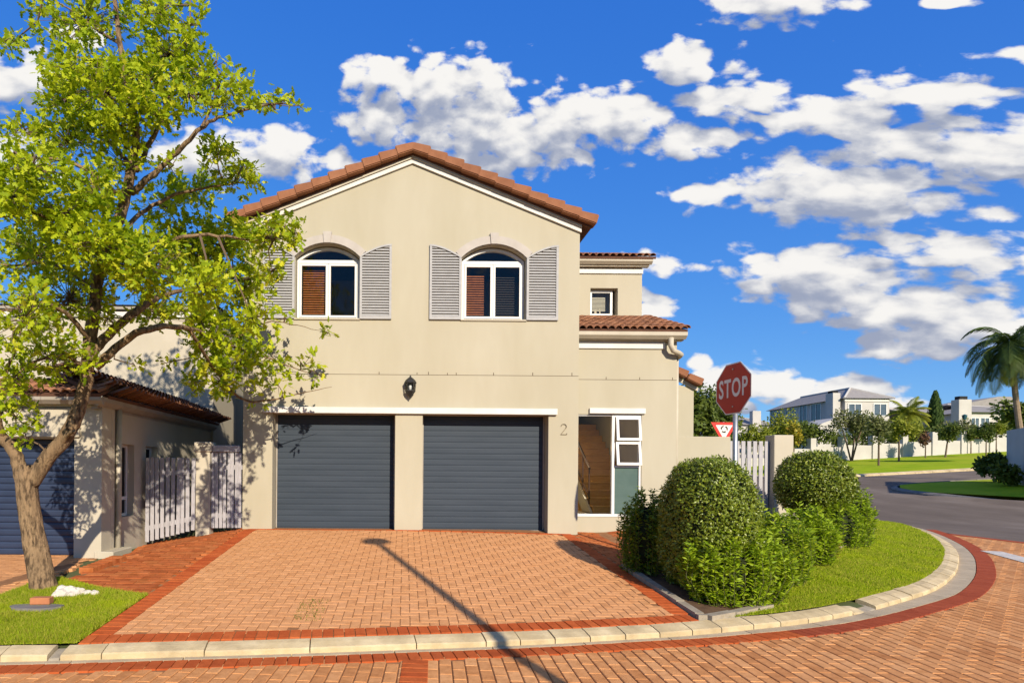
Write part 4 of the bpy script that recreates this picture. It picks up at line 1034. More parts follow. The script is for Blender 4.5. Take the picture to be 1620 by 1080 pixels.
for k in range(3):
    ar = MB(); a0 = 90 + 120 * k + 10; ro, ri = .135, .085; A = np.linspace(R(a0), R(a0 + 62), 7)
    ring = [(ro * math.cos(a), ro * math.sin(a)) for a in A] + [(.155 * math.cos(A[-1]), .155 * math.sin(A[-1])), (.11 * math.cos(A[-1] + .55), .11 * math.sin(A[-1] + .55)), (.062 * math.cos(A[-1]), .062 * math.sin(A[-1]))] + [(ri * math.cos(a), ri * math.sin(a)) for a in A[::-1]]
    ar.extr([rc + Vector((x, -.0065, z + .03)) for x, z in ring], (0, -.002, 0)).build('arrow', 'sign_black', ys)
MB().tube([(rc.x, RY + .04, 0), (rc.x, RY + .04, rc.z + .3)], .03, 8).build('pole', 'steel', ys, True)

# ------------------------------------------------------------------ neighbour's house on the left
NX, NY, NB = -5.06, 9.55, 15.0; NZ0 = .24
nh = empty('neighbour_house', (-6, NY, NZ0), 'cream house on the left with navy garage door behind the tree', 'house')
NT = 2.92
wall_holes([(-9.6, NZ0 - .2), (-9.0, NZ0 - .2), (-9.0, 2.25), (-5.52, 2.25), (-5.52, NZ0 - .2), (NX, NZ0 - .2), (NX, NT), (-9.6, NT)], [], NY, .30).build('front_wall', 'stucco_pale', nh)
MB().box(-9.1, -5.42, NY - .05, NY - .002, 2.27, 2.76, bev=.01).build('lintel_band', 'stucco_pale', nh)
MB().box(-9.6, NX + .03, NY - .04, NY - .003, 2.78, 2.86, bev=.006).build('cornice', 'white_paint', nh)
ndoor = MB().box(-8.99, -5.51, NY + .32, NY + .35, NZ0, 2.4).build('garage_door', 'garage_navy', nh)
n = 18; hp = 2.0 / n
for k in range(n):
    z = NZ0 + .02 + k * hp; prof = [(0, 0), (-.012, .006), (-.018, hp * .3), (-.018, hp * .7), (-.012, hp - .006), (0, hp - .001)]
    MB().extr([(-8.97, NY + .318 + y, z + q) for y, q in prof], (3.44, 0, 0)).build('door_panel', 'garage_navy', ndoor)
# side wall with two narrow windows (built in the YZ plane)
def side_wall_holes(outer, holes, X, th):
    mb = wall_holes(outer, holes, 0., th); mb.v = [(X - y, x, z) for x, y, z in mb.v]; return mb
SW = [(10.30, 10.78, .88, 2.20), (11.26, 11.80, 1.35, 2.20)]
side_wall_holes([(NY + .302, NZ0 - .2), (NB, NZ0 - .2), (NB, NT - .05), (NY + .302, NT - .05)], [rect(*w) for w in SW], NX - .04, .22).build('side_wall', 'stucco_pale', nh)
for y0, y1, z0, z1 in SW:
    X = NX - .17; f = MB()
    for a in ((y0, y0 + .05, z0, z1), (y1 - .05, y1, z0, z1), (y0 + .05, y1 - .05, z0, z0 + .05), (y0 + .05, y1 - .05, z1 - .05, z1)): f.box(X - .05, X, a[0], a[1], a[2], a[3])
    if z0 < 1: f.box(X - .05, X, y0 + .05, y1 - .05, 1.18, 1.24)
    fw_ = f.build('window', 'white_frame', nh)
    MB().box(X - .03, X - .025, y0 + .04, y1 - .04, z0 + .04, z1 - .04).build('pane', 'dark', fw_)
MB().box(NX - .12, NX + .0, NY + .303, NY + .42, NZ0 - .1, NT - .06).build('corner_pier', 'stucco_pale', nh)
MB().box(NX - .1, NX + .22, NY - .04, NY + .62, NZ0 - .15, NZ0 + .13, bev=.012).build('plinth', 'stucco_pale', nh)
MB().tube([(NX + .02, NY + .53, 2.8), (NX + .02, NY + .53, NZ0 + .13)], .05, 10).build('downpipe', 'gutter_beige', nh, True)
gutter(nh, (NX - .02, NY - .2, 2.93), (NX - .02, NB + .1, 2.93), .14, 'gutter_grey', (1, 0, 0))
MB().box(NX - .13, NX - .022, NY - .1, NB + .08, 2.74, 2.86).build('fascia', 'gutter_grey', nh)
gutter(nh, (-9.7, NY - .16, 2.93), (NX + .12, NY - .16, 2.93), .12, 'gutter_grey', (0, -1, 0))
nr = barrel_roof(nh, 'roof', (NX + .12, NB + .15, 2.97), (0, -1, 0), (-1, 0, .40), 36, 5, .157, .28, .075)
barrel_roof(nh, 'front_roof', (-8.4, NY - .28, 2.97), (1, 0, 0), (0, 1, .40), 22, 3, .157, .28, .075)
# two storey block behind
MB().box(-12, -5.04, NB + .01, 17.05, .0, 5.90).build('tall_wall', 'stucco_pale', nh)
MB().box(-12.1, -4.98, NB - .06, NB + .008, 5.72, 5.86, bev=.008).build('cornice', 'white_paint', nh)
MB().box(-12, -4.92, NB - .14, 17.2, 5.905, 5.99).build('eave', 'gutter_grey', nh)
MB().add([(-12, NB - .2, 6.0), (-4.85, NB - .2, 6.0), (-4.85, 19.6, 6.0), (-12, 19.6, 6.0), (-12, 17.3, 6.5), (-8, 17.3, 6.5)], [(0, 1, 5, 4), (1, 2, 5), (2, 3, 4, 5), (3, 0, 4), (0, 3, 2, 1)]).build('tall_roof', 'roof_tile', nh)
MB().box(-12, -5.10, 17.06, 20, 0, 5.9).build('tall_wall', 'stucco', nh)
MB().box(-5.09, XL - .01, 19.4, 19.6, .0, 2.6).build('yard_wall', 'stucco', nh)
# brick edging against the plinth
pe = empty('planter_edging', (-5, 9.2, .26), 'short row of red bricks edging the plinth by the tree', 'edging')
a, b = G(140, 903, h), G(186, 886, h); me = template_mesh('brick', *brick_template(.10, .21, .08), 'brick_path')
for k in range(9):
    p = a.lerp(b, k / 8); piece('brick', me, pe, (p.x, p.y, p.z + .055), (0, 0, math.atan2(b.y - a.y, b.x - a.x)))

# ------------------------------------------------------------------ picket gates on the left
def picket_gate(name, a, b, za, zb, zt, n, w, label, m='picket_wood'):
    """a, b: plan ends; bottoms za, zb; level top zt"""
    a, b = Vector(a), Vector(b); t = (b - a).normalized(); ang = math.atan2(t.y, t.x); L = (b - a).length
    g = empty(name, (a.x, a.y, za), label, 'gate')
    for k in range(n):
        s_ = (k + .5) / n; p = a.lerp(b, s_); z0 = za + (zb - za) * s_ + .03; lean = random.gauss(0, .006)
        M_ = Matrix.Translation((p.x, p.y, 0)) @ Matrix.Rotation(ang, 4, 'Z') @ Matrix.Rotation(lean, 4, 'Y')
        MB().box(-w / 2, w / 2, -.012, .012, z0, zt + random.uniform(-.012, .012), M=M_, bev=.004).build('picket', m, g)
    for f in (.15, .78):
        M_ = Matrix.Translation((a.x, a.y, 0)) @ Matrix.Rotation(ang, 4, 'Z'); q0, q1 = za + (zt - za) * f, zb + (zt - zb) * f
        MB().add([M_ @ Vector(v) for v in ((0, .014, q0), (L, .014, q1), (L, .014, q1 + .09), (0, .014, q0 + .09), (0, .04, q0), (L, .04, q1), (L, .04, q1 + .09), (0, .04, q0 + .09))],
                 [(0, 1, 2, 3), (4, 7, 6, 5), (0, 4, 5, 1), (3, 2, 6, 7), (0, 3, 7, 4), (1, 5, 6, 2)]).build('rail', m, g)
    return g
ga, gb = P(229, 800, 11.05), P(309, 800, 11.15)
picket_gate('picket_gate', (ga.x, ga.y), (gb.x, gb.y), .30, .55, 1.98, 10, .071, 'weathered white picket gate leaning on the cream neighbouring house')
gp = empty('gate_pillar', (-4.0, 11.2, .55), 'squat cream pillar between the two weathered picket gates', 'pillar')
pa, pb = P(309, 800, 11.2), P(331, 800, 11.2)
MB().box(pa.x, pb.x, 11.2, 11.46, .4, 2.20, bev=.01).build('pillar_shaft', 'stucco_pale', gp)
MB().box(pa.x - .03, pb.x + .03, 11.17, 11.49, 2.10, 2.29, bev=.012).build('pillar_cap', 'stucco_pale', gp)
MB().box(pb.x + .032, XL - .06, 11.24, 11.36, 2.10, 2.23, bev=.01).build('beam', 'picket_wood', gp)
picket_gate('picket_gate', (pb.x + .01, 11.28), (XL - .01, 11.30), .57, .575, 2.09, 8, .062, 'weathered white picket gate against the beige house corner')

# ------------------------------------------------------------------ plants
def norm(a): return a / np.maximum(1e-9, np.linalg.norm(a, axis=-1, keepdims=True))
def oak_leaf():
    V = [(0, 0, 0), (.25, 0, .02), (.5, 0, .03), (.75, 0, .02), (1, 0, -.03),
         (.18, .10, 0), (.36, .36, -.05), (.46, .14, 0), (.66, .34, -.06), (.74, .13, 0), (.88, .2, -.05)]
    V = [(x, y * .82, z) for x, y, z in V]; V += [(x, -y, z) for x, y, z in V[5:]]
    T = [(0, 1, 5), (1, 6, 5), (1, 2, 6), (2, 7, 6), (2, 8, 7), (2, 3, 8), (3, 9, 8), (3, 10, 9), (3, 4, 10)]
    T = T + [(a if a < 5 else a + 6, c if c < 5 else c + 6, b if b < 5 else b + 6) for a, b, c in T]
    return np.array(V, float), np.array(T)
def simple_leaf(w=.42, bend=.08):
    V = np.array([(0, 0, 0), (.45, w / 2, -bend * .3), (.5, 0, bend), (.45, -w / 2, -bend * .3), (1, 0, -bend)], float)
    return V, np.array([(0, 2, 1), (0, 3, 2), (1, 2, 4), (2, 3, 4)])
def tri_leaf(w=.5):
    V = np.array([(0, 0, 0), (.5, w / 2, .03), (1, 0, 0), (.5, -w / 2, .03)], float)
    return V, np.array([(0, 3, 1), (3, 2, 1)])
def leaves(name, tmpl, pos, axis, nrm, size, rn, m, parent):
    V, T = tmpl; n = len(pos); ax = norm(axis); nn = nrm - (nrm * ax).sum(1, keepdims=True) * ax; nn = norm(nn); sd = np.cross(nn, ax)
    W = pos[:, None] + size[:, None, None] * (V[None, :, :1] * ax[:, None] + V[None, :, 1:2] * sd[:, None] + V[None, :, 2:] * nn[:, None])
    TT = (T[None] + (np.arange(n) * len(V))[:, None, None]).reshape(-1, 3)
    return put(name, arrays_mesh(name, W.reshape(-1, 3), TT, np.repeat(np.clip(rn, 0, .999), len(V))), m, parent)
def rand_dirs(n): return norm(rng.normal(size=(n, 3)))

# ---- the oak-like street tree
TY = 7.1
tb = G(72, 948, h); tree = empty('street_tree', tuple(tb), 'big leafy tree with forked trunk on the small lawn by the road', 'tree')
def T3(px, py, dy=0.):       # the lower right boughs reach back towards the house
    def ss_(t): t = min(1, max(0, t)); return t * t * (3 - 2 * t)
    return P(px, py, TY + dy + 2.7 * ss_((px - 205) / 190) * ss_((py - 330) / 170))
limb = MB(); skel = []
def branch(pts, rad, n=8):
    P3 = [np.array(T3(*p)) for p in pts]; C = catmull(P3, 5); r = np.interp(np.linspace(0, 1, len(C)), np.linspace(0, 1, len(rad)), rad)
    C = C + np.concatenate([np.zeros((1, 3)), rng.normal(0, .006, (len(C) - 2, 3)), np.zeros((1, 3))]) if len(C) > 2 else C
    limb.tube([tuple(c) for c in C], [float(v) for v in r], n)
    for c, q in zip(C, r): skel.append((c, q))
trk = MB(); C = catmull([np.array(T3(*p)) for p in ((74, 962), (70, 935), (62, 890), (53, 840), (46, 795), (43, 760), (45, 735))], 6)
rr = np.interp(np.linspace(0, 1, len(C)), [0, .08, .2, .5, .8, 1], [.225, .19, .145, .120, .117, .108])
from mathutils import noise as mnoise
n = 44; vs = []; M_ = 70
tt_ = np.linspace(0, 1, len(C)); Cf = np.stack([np.interp(np.linspace(0, 1, M_), tt_, C[:, k]) for k in range(3)], 1); rf_ = np.interp(np.linspace(0, 1, M_), tt_, rr)
for i, (c, q) in enumerate(zip(Cf, rf_)):
    for k in range(n):
        a = 2 * math.pi * k / n; fl = 1 + .07 * math.sin(3 * a + i * .07) + .13 * max(0, 1 - i / 16) * math.sin(5 * a + .6)
        v = Vector((math.cos(a) * 2.6, math.sin(a) * 2.6, c[2] * 2.2)); rg = mnoise.noise(v * 1.7) * .6 + mnoise.noise(v * 3.6 + Vector((5, 1, 2))) * .5
        fl += .055 * (1 - 2 * abs(rg)) + .03 * mnoise.noise(Vector((math.cos(a) * 2, math.sin(a) * 2, c[2] * 3)))
        vs.append((c[0] + q * fl * math.cos(a), c[1] + q * fl * math.sin(a), c[2]))
trk.add(vs, [(i * n + k, i * n + (k + 1) % n, (i + 1) * n + (k + 1) % n, (i + 1) * n + k) for i in range(M_ - 1) for k in range(n)] + [tuple((M_ - 1) * n + k for k in range(n))])
trunk = trk.build('trunk', 'bark', tree, True)
branch([(48, 765), (72, 728), (110, 682), (131, 625), (140, 562), (148, 500, .05), (156, 440, .1), (176, 380, .1), (196, 320, .05), (208, 268), (215, 212), (205, 150), (192, 85, -.1), (182, 10, -.1), (176, -70, -.1), (170, -150)], [.098, .093, .088, .082, .08, .075, .07, .075, .065, .056, .05, .042, .034, .026, .02, .008], 12)
branch([(40, 772), (26, 722), (4, 692), (-30, 665), (-75, 615, -.2), (-110, 540, -.3), (-140, 440, -.3), (-150, 330, -.3)], [.095, .076, .072, .066, .055, .045, .035, .02], 10)
branch([(90, 712), (105, 690, -.1), (118, 682, -.2)], [.04, .032, .02], 8)
branch([(143, 560), (165, 535, .1), (200, 505, .2), (232, 480, .3), (265, 465, .4), (330, 450, .5), (395, 440, .6)], [.075, .06, .05, .045, .035, .022, .01])
branch([(150, 580), (190, 545, .1), (235, 520, .0), (300, 520, -.1), (360, 545, .1), (420, 565, .2), (490, 590, .3)], [.06, .05, .042, .034, .025, .016, .006])
branch([(300, 520, -.1), (345, 590, .1), (385, 632, .2), (430, 632, .25), (475, 622, .3), (525, 612, .4)], [.03, .022, .018, .014, .009, .003])
branch([(360, 545, .1), (420, 510, .2), (470, 515, .3), (530, 530, .4)], [.018, .012, .007, .002])
branch([(208, 305), (232, 285, -.1), (265, 255, -.1), (300, 220, -.2), (330, 195, -.2), (375, 178, -.2), (430, 165, -.2), (480, 168, -.2)], [.042, .036, .03, .026, .02, .015, .009, .003])
branch([(315, 207, -.2), (335, 170, -.1), (345, 130, .0), (340, 90, .1)], [.016, .013, .01, .004])
branch([(215, 270), (238, 225, .2), (262, 170, .3), (285, 110, .4), (300, 40, .4), (300, -40, .4)], [.036, .03, .024, .018, .012, .006])
branch([(203, 130), (175, 110, -.2), (140, 95, -.4), (95, 90, -.5)], [.026, .02, .014, .006])
branch([(190, 70), (150, 45, .2), (110, 15, .3), (70, -10, .4)], [.02, .015, .01, .005])
branch([(210, 270), (180, 230, .3), (140, 205, .4), (90, 195, .6), (40, 205, .7)], [.03, .024, .018, .012, .006])
branch([(198, 318), (165, 290, -.3), (120, 260, -.5), (60, 250, -.6), (0, 262, -.8)], [.034, .026, .02, .014, .008])
branch([(165, 410), (130, 370, -.3), (85, 345, -.6), (30, 340, -.8), (-30, 350, -1.)], [.038, .03, .024, .016, .01])
branch([(150, 470), (115, 430, .3), (70, 415, .6), (20, 420, .8), (-40, 410, .9)], [.036, .028, .022, .016, .01])
branch([(142, 540), (110, 500, -.4), (70, 480, -.7), (20, 490, -.9), (-40, 500, -1.)], [.034, .026, .02, .014, .01])
branch([(138, 585), (100, 560, -.3), (60, 570, -.5), (15, 600, -.6)], [.026, .02, .014, .008])
branch([(160, 430), (210, 400, -.4), (265, 380, -.6), (330, 372, -.7), (400, 380, -.7), (455, 372, -.7)], [.036, .03, .024, .018, .012, .005])
branch([(176, 385), (215, 345, .4), (260, 315, .6), (310, 300, .7), (370, 290, .8)], [.034, .028, .022, .016, .008])
branch([(4, 695), (-5, 640, -.3), (10, 590, -.4), (30, 540, -.5)], [.04, .03, .02, .01])
BL = [(130,30,95,45,.8),(250,15,55,40,.8),(300,35,25,35,.7),(15,68,26,20,.8),(115,105,70,35,1),(105,150,55,40,1),(165,140,60,60,1),(265,80,55,55,1),(225,130,70,50,1),(325,115,45,32,1),(372,135,38,28,.8),(300,145,45,30,1),(435,162,48,15,.8),
      (190,195,70,35,1),(250,175,45,35,1),(345,165,40,22,.7),(35,205,45,28,.8),(110,222,75,34,1),(50,262,65,42,1),(150,295,60,38,1),(25,305,50,45,1),(95,335,85,45,1),(190,250,45,35,.8),(270,262,22,22,.5),(342,240,32,38,.8),(375,285,36,30,.9),(305,300,45,35,.9),(262,320,45,38,1),(395,260,20,16,.5),
      (55,395,80,55,1),(130,380,70,45,1),(180,410,55,50,.9),(110,465,95,55,.75),(35,500,60,55,.7),(85,560,75,38,.7),(25,600,48,42,.7),(25,655,38,28,.7),(40,690,26,18,.6),(235,415,65,55,1),(295,395,60,55,1),(355,385,55,45,1),(420,375,45,35,.9),(462,365,18,24,.7),(330,450,55,38,1),(385,450,48,45,.9),(430,425,30,22,.5),
      (245,490,50,30,.7),(305,500,45,32,.9),(345,530,50,42,1),(400,500,36,28,.7),(430,560,38,30,.3),(385,570,45,38,.75),(350,600,34,30,.7),(440,605,36,24,.3),(480,575,26,20,.3),(505,590,16,20,.35),(450,500,22,14,.35),(518,524,10,9,.6),(308,600,20,26,.7),(262,572,13,13,.5),(213,576,14,10,.5),(400,635,24,16,.2),(320,565,30,26,.8),(170,500,30,30,.6),
      (-40,300,50,60,.5),(-50,450,50,70,.5),(150,-40,70,35,.4)]
SK = np.array([c for c, r in skel]); tw = MB(); LP, LA, LN, LS, LR = [], [], [], [], []
for bx, by, rx, ry, dens in BL:
    nt_ = max(3, int(rx * ry / 32 * dens * (1.35 if bx > 220 and by > 340 else 1.))); rd = .55 + .25 * min(1, rx / 60)
    u = rand_dirs(nt_) * (rng.random((nt_, 1)) ** .42)
    base = np.array([np.array(T3(bx + q[0] * rx, by + q[2] * ry, .0)) for q in u]); 
    far = .25 * math.sin(bx * .05 + by * .03)
    c0 = np.array(T3(bx, by)); i0 = int(np.argmin(((SK[:, [0, 2]] - c0[[0, 2]]) ** 2).sum(1))); dy0 = SK[i0][1] - T3(bx, by)[1] + far
    dep = dy0 + u[:, 1] * rd
    ends = []
    for q, d in zip(u, dep): ends.append(np.array(T3(bx + q[0] * rx, by + q[2] * ry, d)))
    ends = np.array(ends); hub = np.array(T3(bx, by + ry * .15, dy0)); src = SK[np.argmin(((SK - hub) ** 2).sum(1))]
    mid = (src + hub) / 2 + rng.normal(0, .05, 3); mid[2] += .04
    tw.tube([tuple(src), tuple(mid), tuple(hub)], [.016, .011, .007], 5, False)
    for e in ends:
        if rng.random() < .62:
            m_ = (hub + e) / 2 + rng.normal(0, .03, 3); tw.tube([tuple(hub), tuple(m_), tuple(e)], [.006, .0045, .003], 4, False)
        k = rng.integers(5, 9); out = norm((e - hub)[None])[0] * .55 + np.array([0, 0, .15])
        for _ in range(k):
            d = out + rng.normal(0, .75, 3); d[2] -= .12
            LP.append(e + rng.normal(0, .035, 3)); LA.append(d); LN.append(np.array([0, -.25, 1.]) + rng.normal(0, .55, 3)); LS.append(rng.uniform(.066, .122) * max(1., e[1] / TY) * 1.04); LR.append(np.clip(rng.normal(.48, .2) + .18 * math.sin(bx * .03 - by * .02), 0, .99))
limb.build('branch_frame', 'bark', tree, True)
tw.build('twig_frame', 'twig', tree)
leaves('crown', oak_leaf(), np.array(LP), np.array(LA), np.array(LN), np.array(LS), np.array(LR), 'leaf_oak', tree)
print('oak leaves', len(LP))
# bits at the tree's foot
def rock(name, c, r, m, parent=None, sq=(1, 1, .7), seed=0):
    rr_ = random.Random(seed); bm = bmesh.new(); bmesh.ops.create_icosphere(bm, subdivisions=2, radius=1)
    for v in bm.verts:
        d = v.co.normalized(); k = 1 + .22 * math.sin(3 * d.x + rr_.random() * .9 + seed) * math.cos(4 * d.y + seed) + rr_.uniform(-.1, .1)
        v.co = Vector((d.x * sq[0], d.y * sq[1], d.z * sq[2])) * r * k + Vector(c)
    me = bpy.data.meshes.new(name); bm.to_mesh(me); bm.free(); return put(name, me, m, parent)
p0, p1 = G(98, 944, h), G(152, 942, h)
rp = empty('rock_pile', tuple(p0), 'row of rough white stones at the foot of the big tree', 'rocks')
for k in range(9):
    t = k / 8; p = p0.lerp(p1, t); rock('stone', (p.x + random.uniform(-.03, .03), p.y + random.uniform(-.05, .05), p.z + .02), (.095 - .05 * t) * random.uniform(.8, 1.2), 'white_stone', rp, seed=k)
    if t < .6: rock('stone', (p.x + random.uniform(-.04, .04), p.y + .02, p.z + .085 - .06 * t), .06 * random.uniform(.8, 1.1), 'white_stone', rp, seed=k + 20)
p = G(56, 966, h); ps = MB()
ol = [(p.x + .19 * math.cos(a) * (1 + .12 * math.sin(3 * a)) * 1.5, p.y + .13 * math.sin(a) * (1 + .1 * math.cos(2 * a)), p.z + .0) for a in np.linspace(0, 2 * math.pi, 12, endpoint=False)]
slab = ps.extr(ol, (0, 0, .045)).build('stone_slab', 'slate', None, False, tuple(p)); tag(slab, 'flat grey stone slab lying on the grass in front of the tree', 'slab')
q = G(66, 961, h); bk = MB().box(-.105, .105, -.05, .05, 0, .075, M=Matrix.Translation((q.x, q.y, p.z + .046)) @ Matrix.Rotation(.08, 4, 'Z'), bev=.006).build('loose_brick', 'clay', None, False, tuple(q)); tag(bk, 'single orange clay brick resting on the grey stone slab', 'brick')

# ---- clipped and loose shrubs by the driveway
def ellip(n, c, r, flat=0., lo=.86, hi=1.02, lump=.04, zmin=None):
    d = rand_dirs(n); s_ = rng.uniform(lo, hi, n) * (1 + lump * np.sin(5 * d[:, 0] + 2 * d[:, 2]) * np.cos(4 * d[:, 1] + 3 * d[:, 2]) + .02 * np.sin(15 * d[:, 0] - 12 * d[:, 2] + 9 * d[:, 1]) + (rng.random(n) < .02) * rng.uniform(0, .07, n))
    p = d * s_[:, None]; 
    return np.array(c) + p * np.array(r), d
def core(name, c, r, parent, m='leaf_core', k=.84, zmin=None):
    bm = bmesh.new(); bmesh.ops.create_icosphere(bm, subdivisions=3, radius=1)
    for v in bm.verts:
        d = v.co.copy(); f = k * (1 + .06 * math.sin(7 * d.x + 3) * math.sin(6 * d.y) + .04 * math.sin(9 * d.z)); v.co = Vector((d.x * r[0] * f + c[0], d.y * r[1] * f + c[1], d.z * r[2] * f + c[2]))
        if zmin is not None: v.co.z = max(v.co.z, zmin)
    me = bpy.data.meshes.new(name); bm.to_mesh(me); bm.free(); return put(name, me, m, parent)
# tall clipped bush: rounded block, longer in depth than wide
def superell(n, c, r, p=3.2, lo=.90, hi=1.02):
    d = rand_dirs(n) * np.array(r); d = norm(d); q = np.abs(d) / np.array(r); k = (q ** p).sum(1) ** (-1 / p)
    nn = norm(np.sign(d) * q ** (p - 1) / np.array(r)); lump = 1 + .035 * np.sin(7 * d[:, 0] + 6 * d[:, 2]) * np.cos(7 * d[:, 1]) + .02 * np.sin(17 * d[:, 0] - 13 * d[:, 2] + 9 * d[:, 1]) + (rng.random(n) < .02) * rng.uniform(0, .06, n)
    return np.array(c) + d * (k * rng.uniform(lo, hi, n) * lump)[:, None], nn
bcx, bcy = 3.99, 7.52; bz = zh(bcx, bcy); rB = (.50, .70, .90); zc = 1.93 - rB[2]
b1 = empty('clipped_bush', (bcx, bcy, bz), 'tall domed clipped bush, biggest of the shrubs by the driveway', 'bush')
n = 30000; pos, d = superell(n, (bcx, bcy, zc), rB, 2.7)
k = pos[:, 2] > bz + .06; pos, d = pos[k], d[k]; n = len(pos)
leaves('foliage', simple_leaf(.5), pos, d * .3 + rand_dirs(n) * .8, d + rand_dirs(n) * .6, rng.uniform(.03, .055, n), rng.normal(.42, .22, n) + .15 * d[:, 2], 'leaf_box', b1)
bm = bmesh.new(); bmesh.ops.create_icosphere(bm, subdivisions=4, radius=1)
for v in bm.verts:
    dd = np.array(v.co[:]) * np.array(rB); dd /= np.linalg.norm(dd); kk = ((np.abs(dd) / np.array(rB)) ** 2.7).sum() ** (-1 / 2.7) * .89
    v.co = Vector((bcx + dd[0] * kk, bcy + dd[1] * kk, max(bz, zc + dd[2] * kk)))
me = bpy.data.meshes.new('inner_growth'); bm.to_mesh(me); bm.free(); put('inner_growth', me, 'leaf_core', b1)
st = MB()
for k in range(4): st.tube([(bcx - .25 + .1 * k, bcy - .35, bz - .05), (bcx - .2 + .12 * k, bcy - .1, bz + .4)], [.03, .02], 6)
st.build('stem', 'twig', b1)
# round clipped ball further back
c2_ = P(1288, 766, 11.0); c2z = c2_.z; z2 = zh(c2_.x, 11.0); r2_ = (.64, .64, .64)
b2 = empty('clipped_bush', (c2_.x, 11.0, z2), 'round clipped ball bush on short stems in front of the pillar', 'bush')
n = 15000; pos, d = ellip(n, (c2_.x, 11.0, c2z), r2_)
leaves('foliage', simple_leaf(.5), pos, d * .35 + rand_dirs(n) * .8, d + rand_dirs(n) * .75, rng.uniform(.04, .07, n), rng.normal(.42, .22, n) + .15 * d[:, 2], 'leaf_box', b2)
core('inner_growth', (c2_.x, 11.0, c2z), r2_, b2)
st = MB()
for k in range(5): st.tube([(c2_.x + .05 * math.cos(k * 1.4) + .02, 11.0 + .05 * math.sin(k * 1.4), z2 - .05), (c2_.x + .16 * math.cos(k * 1.4), 11 + .16 * math.sin(k * 1.4), c2z - .45)], [.028, .02], 6)
st.build('stem', 'twig', b2)
def loose_shrub(c, r, hgt, nst, m, label, leaf=.075, lw=.36, seed=0, mean=.5, spread=.8, per=64, core_k=.66):
    """upright leafy stems fanning from the ground"""
    z = zh(c[0], c[1]); o = empty('leafy_shrub', (c[0], c[1], z), label, 'shrub'); pos, ax, nr, sz, rn = [], [], [], [], []; st = MB()
    for k in range(nst):
        a = rng.uniform(0, 2 * np.pi); q = math.sqrt(rng.random()); dx, dy = q * r[0] * math.cos(a), q * r[1] * math.sin(a)
        top_ = np.array([c[0] + dx, c[1] + dy, z + hgt * (1 - .42 * q * q) * rng.uniform(.82, 1.08)]); bot = np.array([c[0] + dx * spread, c[1] + dy * spread, z])
        mid = (top_ + bot) / 2 + np.array([dx, dy, 0]) * .18
        st.tube([tuple(bot), tuple(mid), tuple(top_)], [.004, .003, .0015], 4, False)
        for t in rng.uniform(.0, 1.02, per) ** .85:
            p = bot * (1 - t) ** 2 + 2 * mid * t * (1 - t) + top_ * t * t; b = rng.uniform(0, 2 * np.pi)
            dd = np.array([math.cos(b), math.sin(b), rng.uniform(.1, .9)]); pos.append(p + rng.normal(0, .012, 3)); ax.append(dd); nr.append(np.array([0, 0, 1.]) + rng.normal(0, .5, 3)); sz.append(leaf * rng.uniform(.6, 1.2)); rn.append(rng.normal(mean, .2) + .12 * (t - .6))
    leaves('foliage', simple_leaf(lw), np.array(pos), np.array(ax), np.array(nr), np.array(sz), np.array(rn), m, o); st.build('stem', 'green_stem', o)
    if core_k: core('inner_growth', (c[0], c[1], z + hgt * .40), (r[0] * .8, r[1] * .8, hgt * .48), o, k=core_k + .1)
    return o
p = P(1016, 800, 8.45); loose_shrub((p.x + .04, 8.45), (.36, .42), 1.25, 90, 'leaf_darkgreen', 'dark green shrub at the left edge of the bed beside the window', .07, .48, spread=.85)
p = P(1172, 800, 6.98); loose_shrub((p.x - .02, 7.06), (.62, .40), 1.04, 150, 'leaf_bright', 'bright green leafy shrub spilling over the front of the bed', .088, .36, mean=.48)
p = P(1232, 800, 7.9); loose_shrub((p.x + .0, 7.9), (.46, .40), .98, 95, 'leaf_bright', 'bright green shrub just right of the tall domed bush', .09, .36, mean=.55)
p = P(1276, 800, 9.0); loose_shrub((p.x, 9.0), (.40, .36), .90, 75, 'leaf_bright', 'light green shrub in the bed before the round ball bush', .095, .34, mean=.62)
p = P(1303, 800, 9.6); loose_shrub((p.x, 9.6), (.20, .22), .55, 22, 'leaf_yellow', 'small yellowing plant at the bed edge', .075, .34, core_k=0)
p = P(1330, 800, 10.5); loose_shrub((p.x, 10.5), (.40, .30), .90, 50, 'leaf_bright', 'low green shrub under the round ball bush', .085, .32, mean=.42)
p = P(1356, 800, 10.9); loose_shrub((p.x, 10.9), (.34, .30), 1.05, 55, 'leaf_bright', 'upright green shrub right of the round ball bush', .085, .34, mean=.5)
p = G(1322, 855, h); rk = rock('garden_stone', (p.x, p.y, p.z + .05), .16, 'kerb_stone', None, (1.5, 1, .6), 5); tag(rk, 'pale flat stone lying in the flower bed near the edging', 'stone')

# ------------------------------------------------------------------ across the street
def far_window(parent, o, ux, w, hgt, m='glass', frame=.09, fm='white_frame'):
    """window proud of a far wall: o lower left corner, ux along the wall, n outwards"""
    o, ux = Vector(o), Vector(ux).normalized(); n = ux.cross(Vector((0, 0, 1))); n = n if n.y < 0 or (abs(n.y) < .3 and n.x < 0) else -n
    up = Vector((0, 0, 1)); f = MB()
    for a0, a1, b0, b1 in ((-frame, 0, -frame, hgt + frame), (w, w + frame, -frame, hgt + frame), (0, w, -frame, 0), (0, w, hgt, hgt + frame), (w / 2 - .03, w / 2 + .03, 0, hgt)):
        f.extr([o + ux * a0 + up * b0 + n * .003, o + ux * a1 + up * b0 + n * .003, o + ux * a1 + up * b1 + n * .003, o + ux * a0 + up * b1 + n * .003], n * .06)
    fo = f.build('window', fm, parent)
    MB().extr([o + n * .004, o + ux * w + n * .004, o + ux * w + up * hgt + n * .004, o + up * hgt + n * .004], n * .012).build('pane', 'far_glass', fo)
mat('far_glass', (.05, .075, .10), .12, (.09, .12, .15), .7, 3, spec=.6)
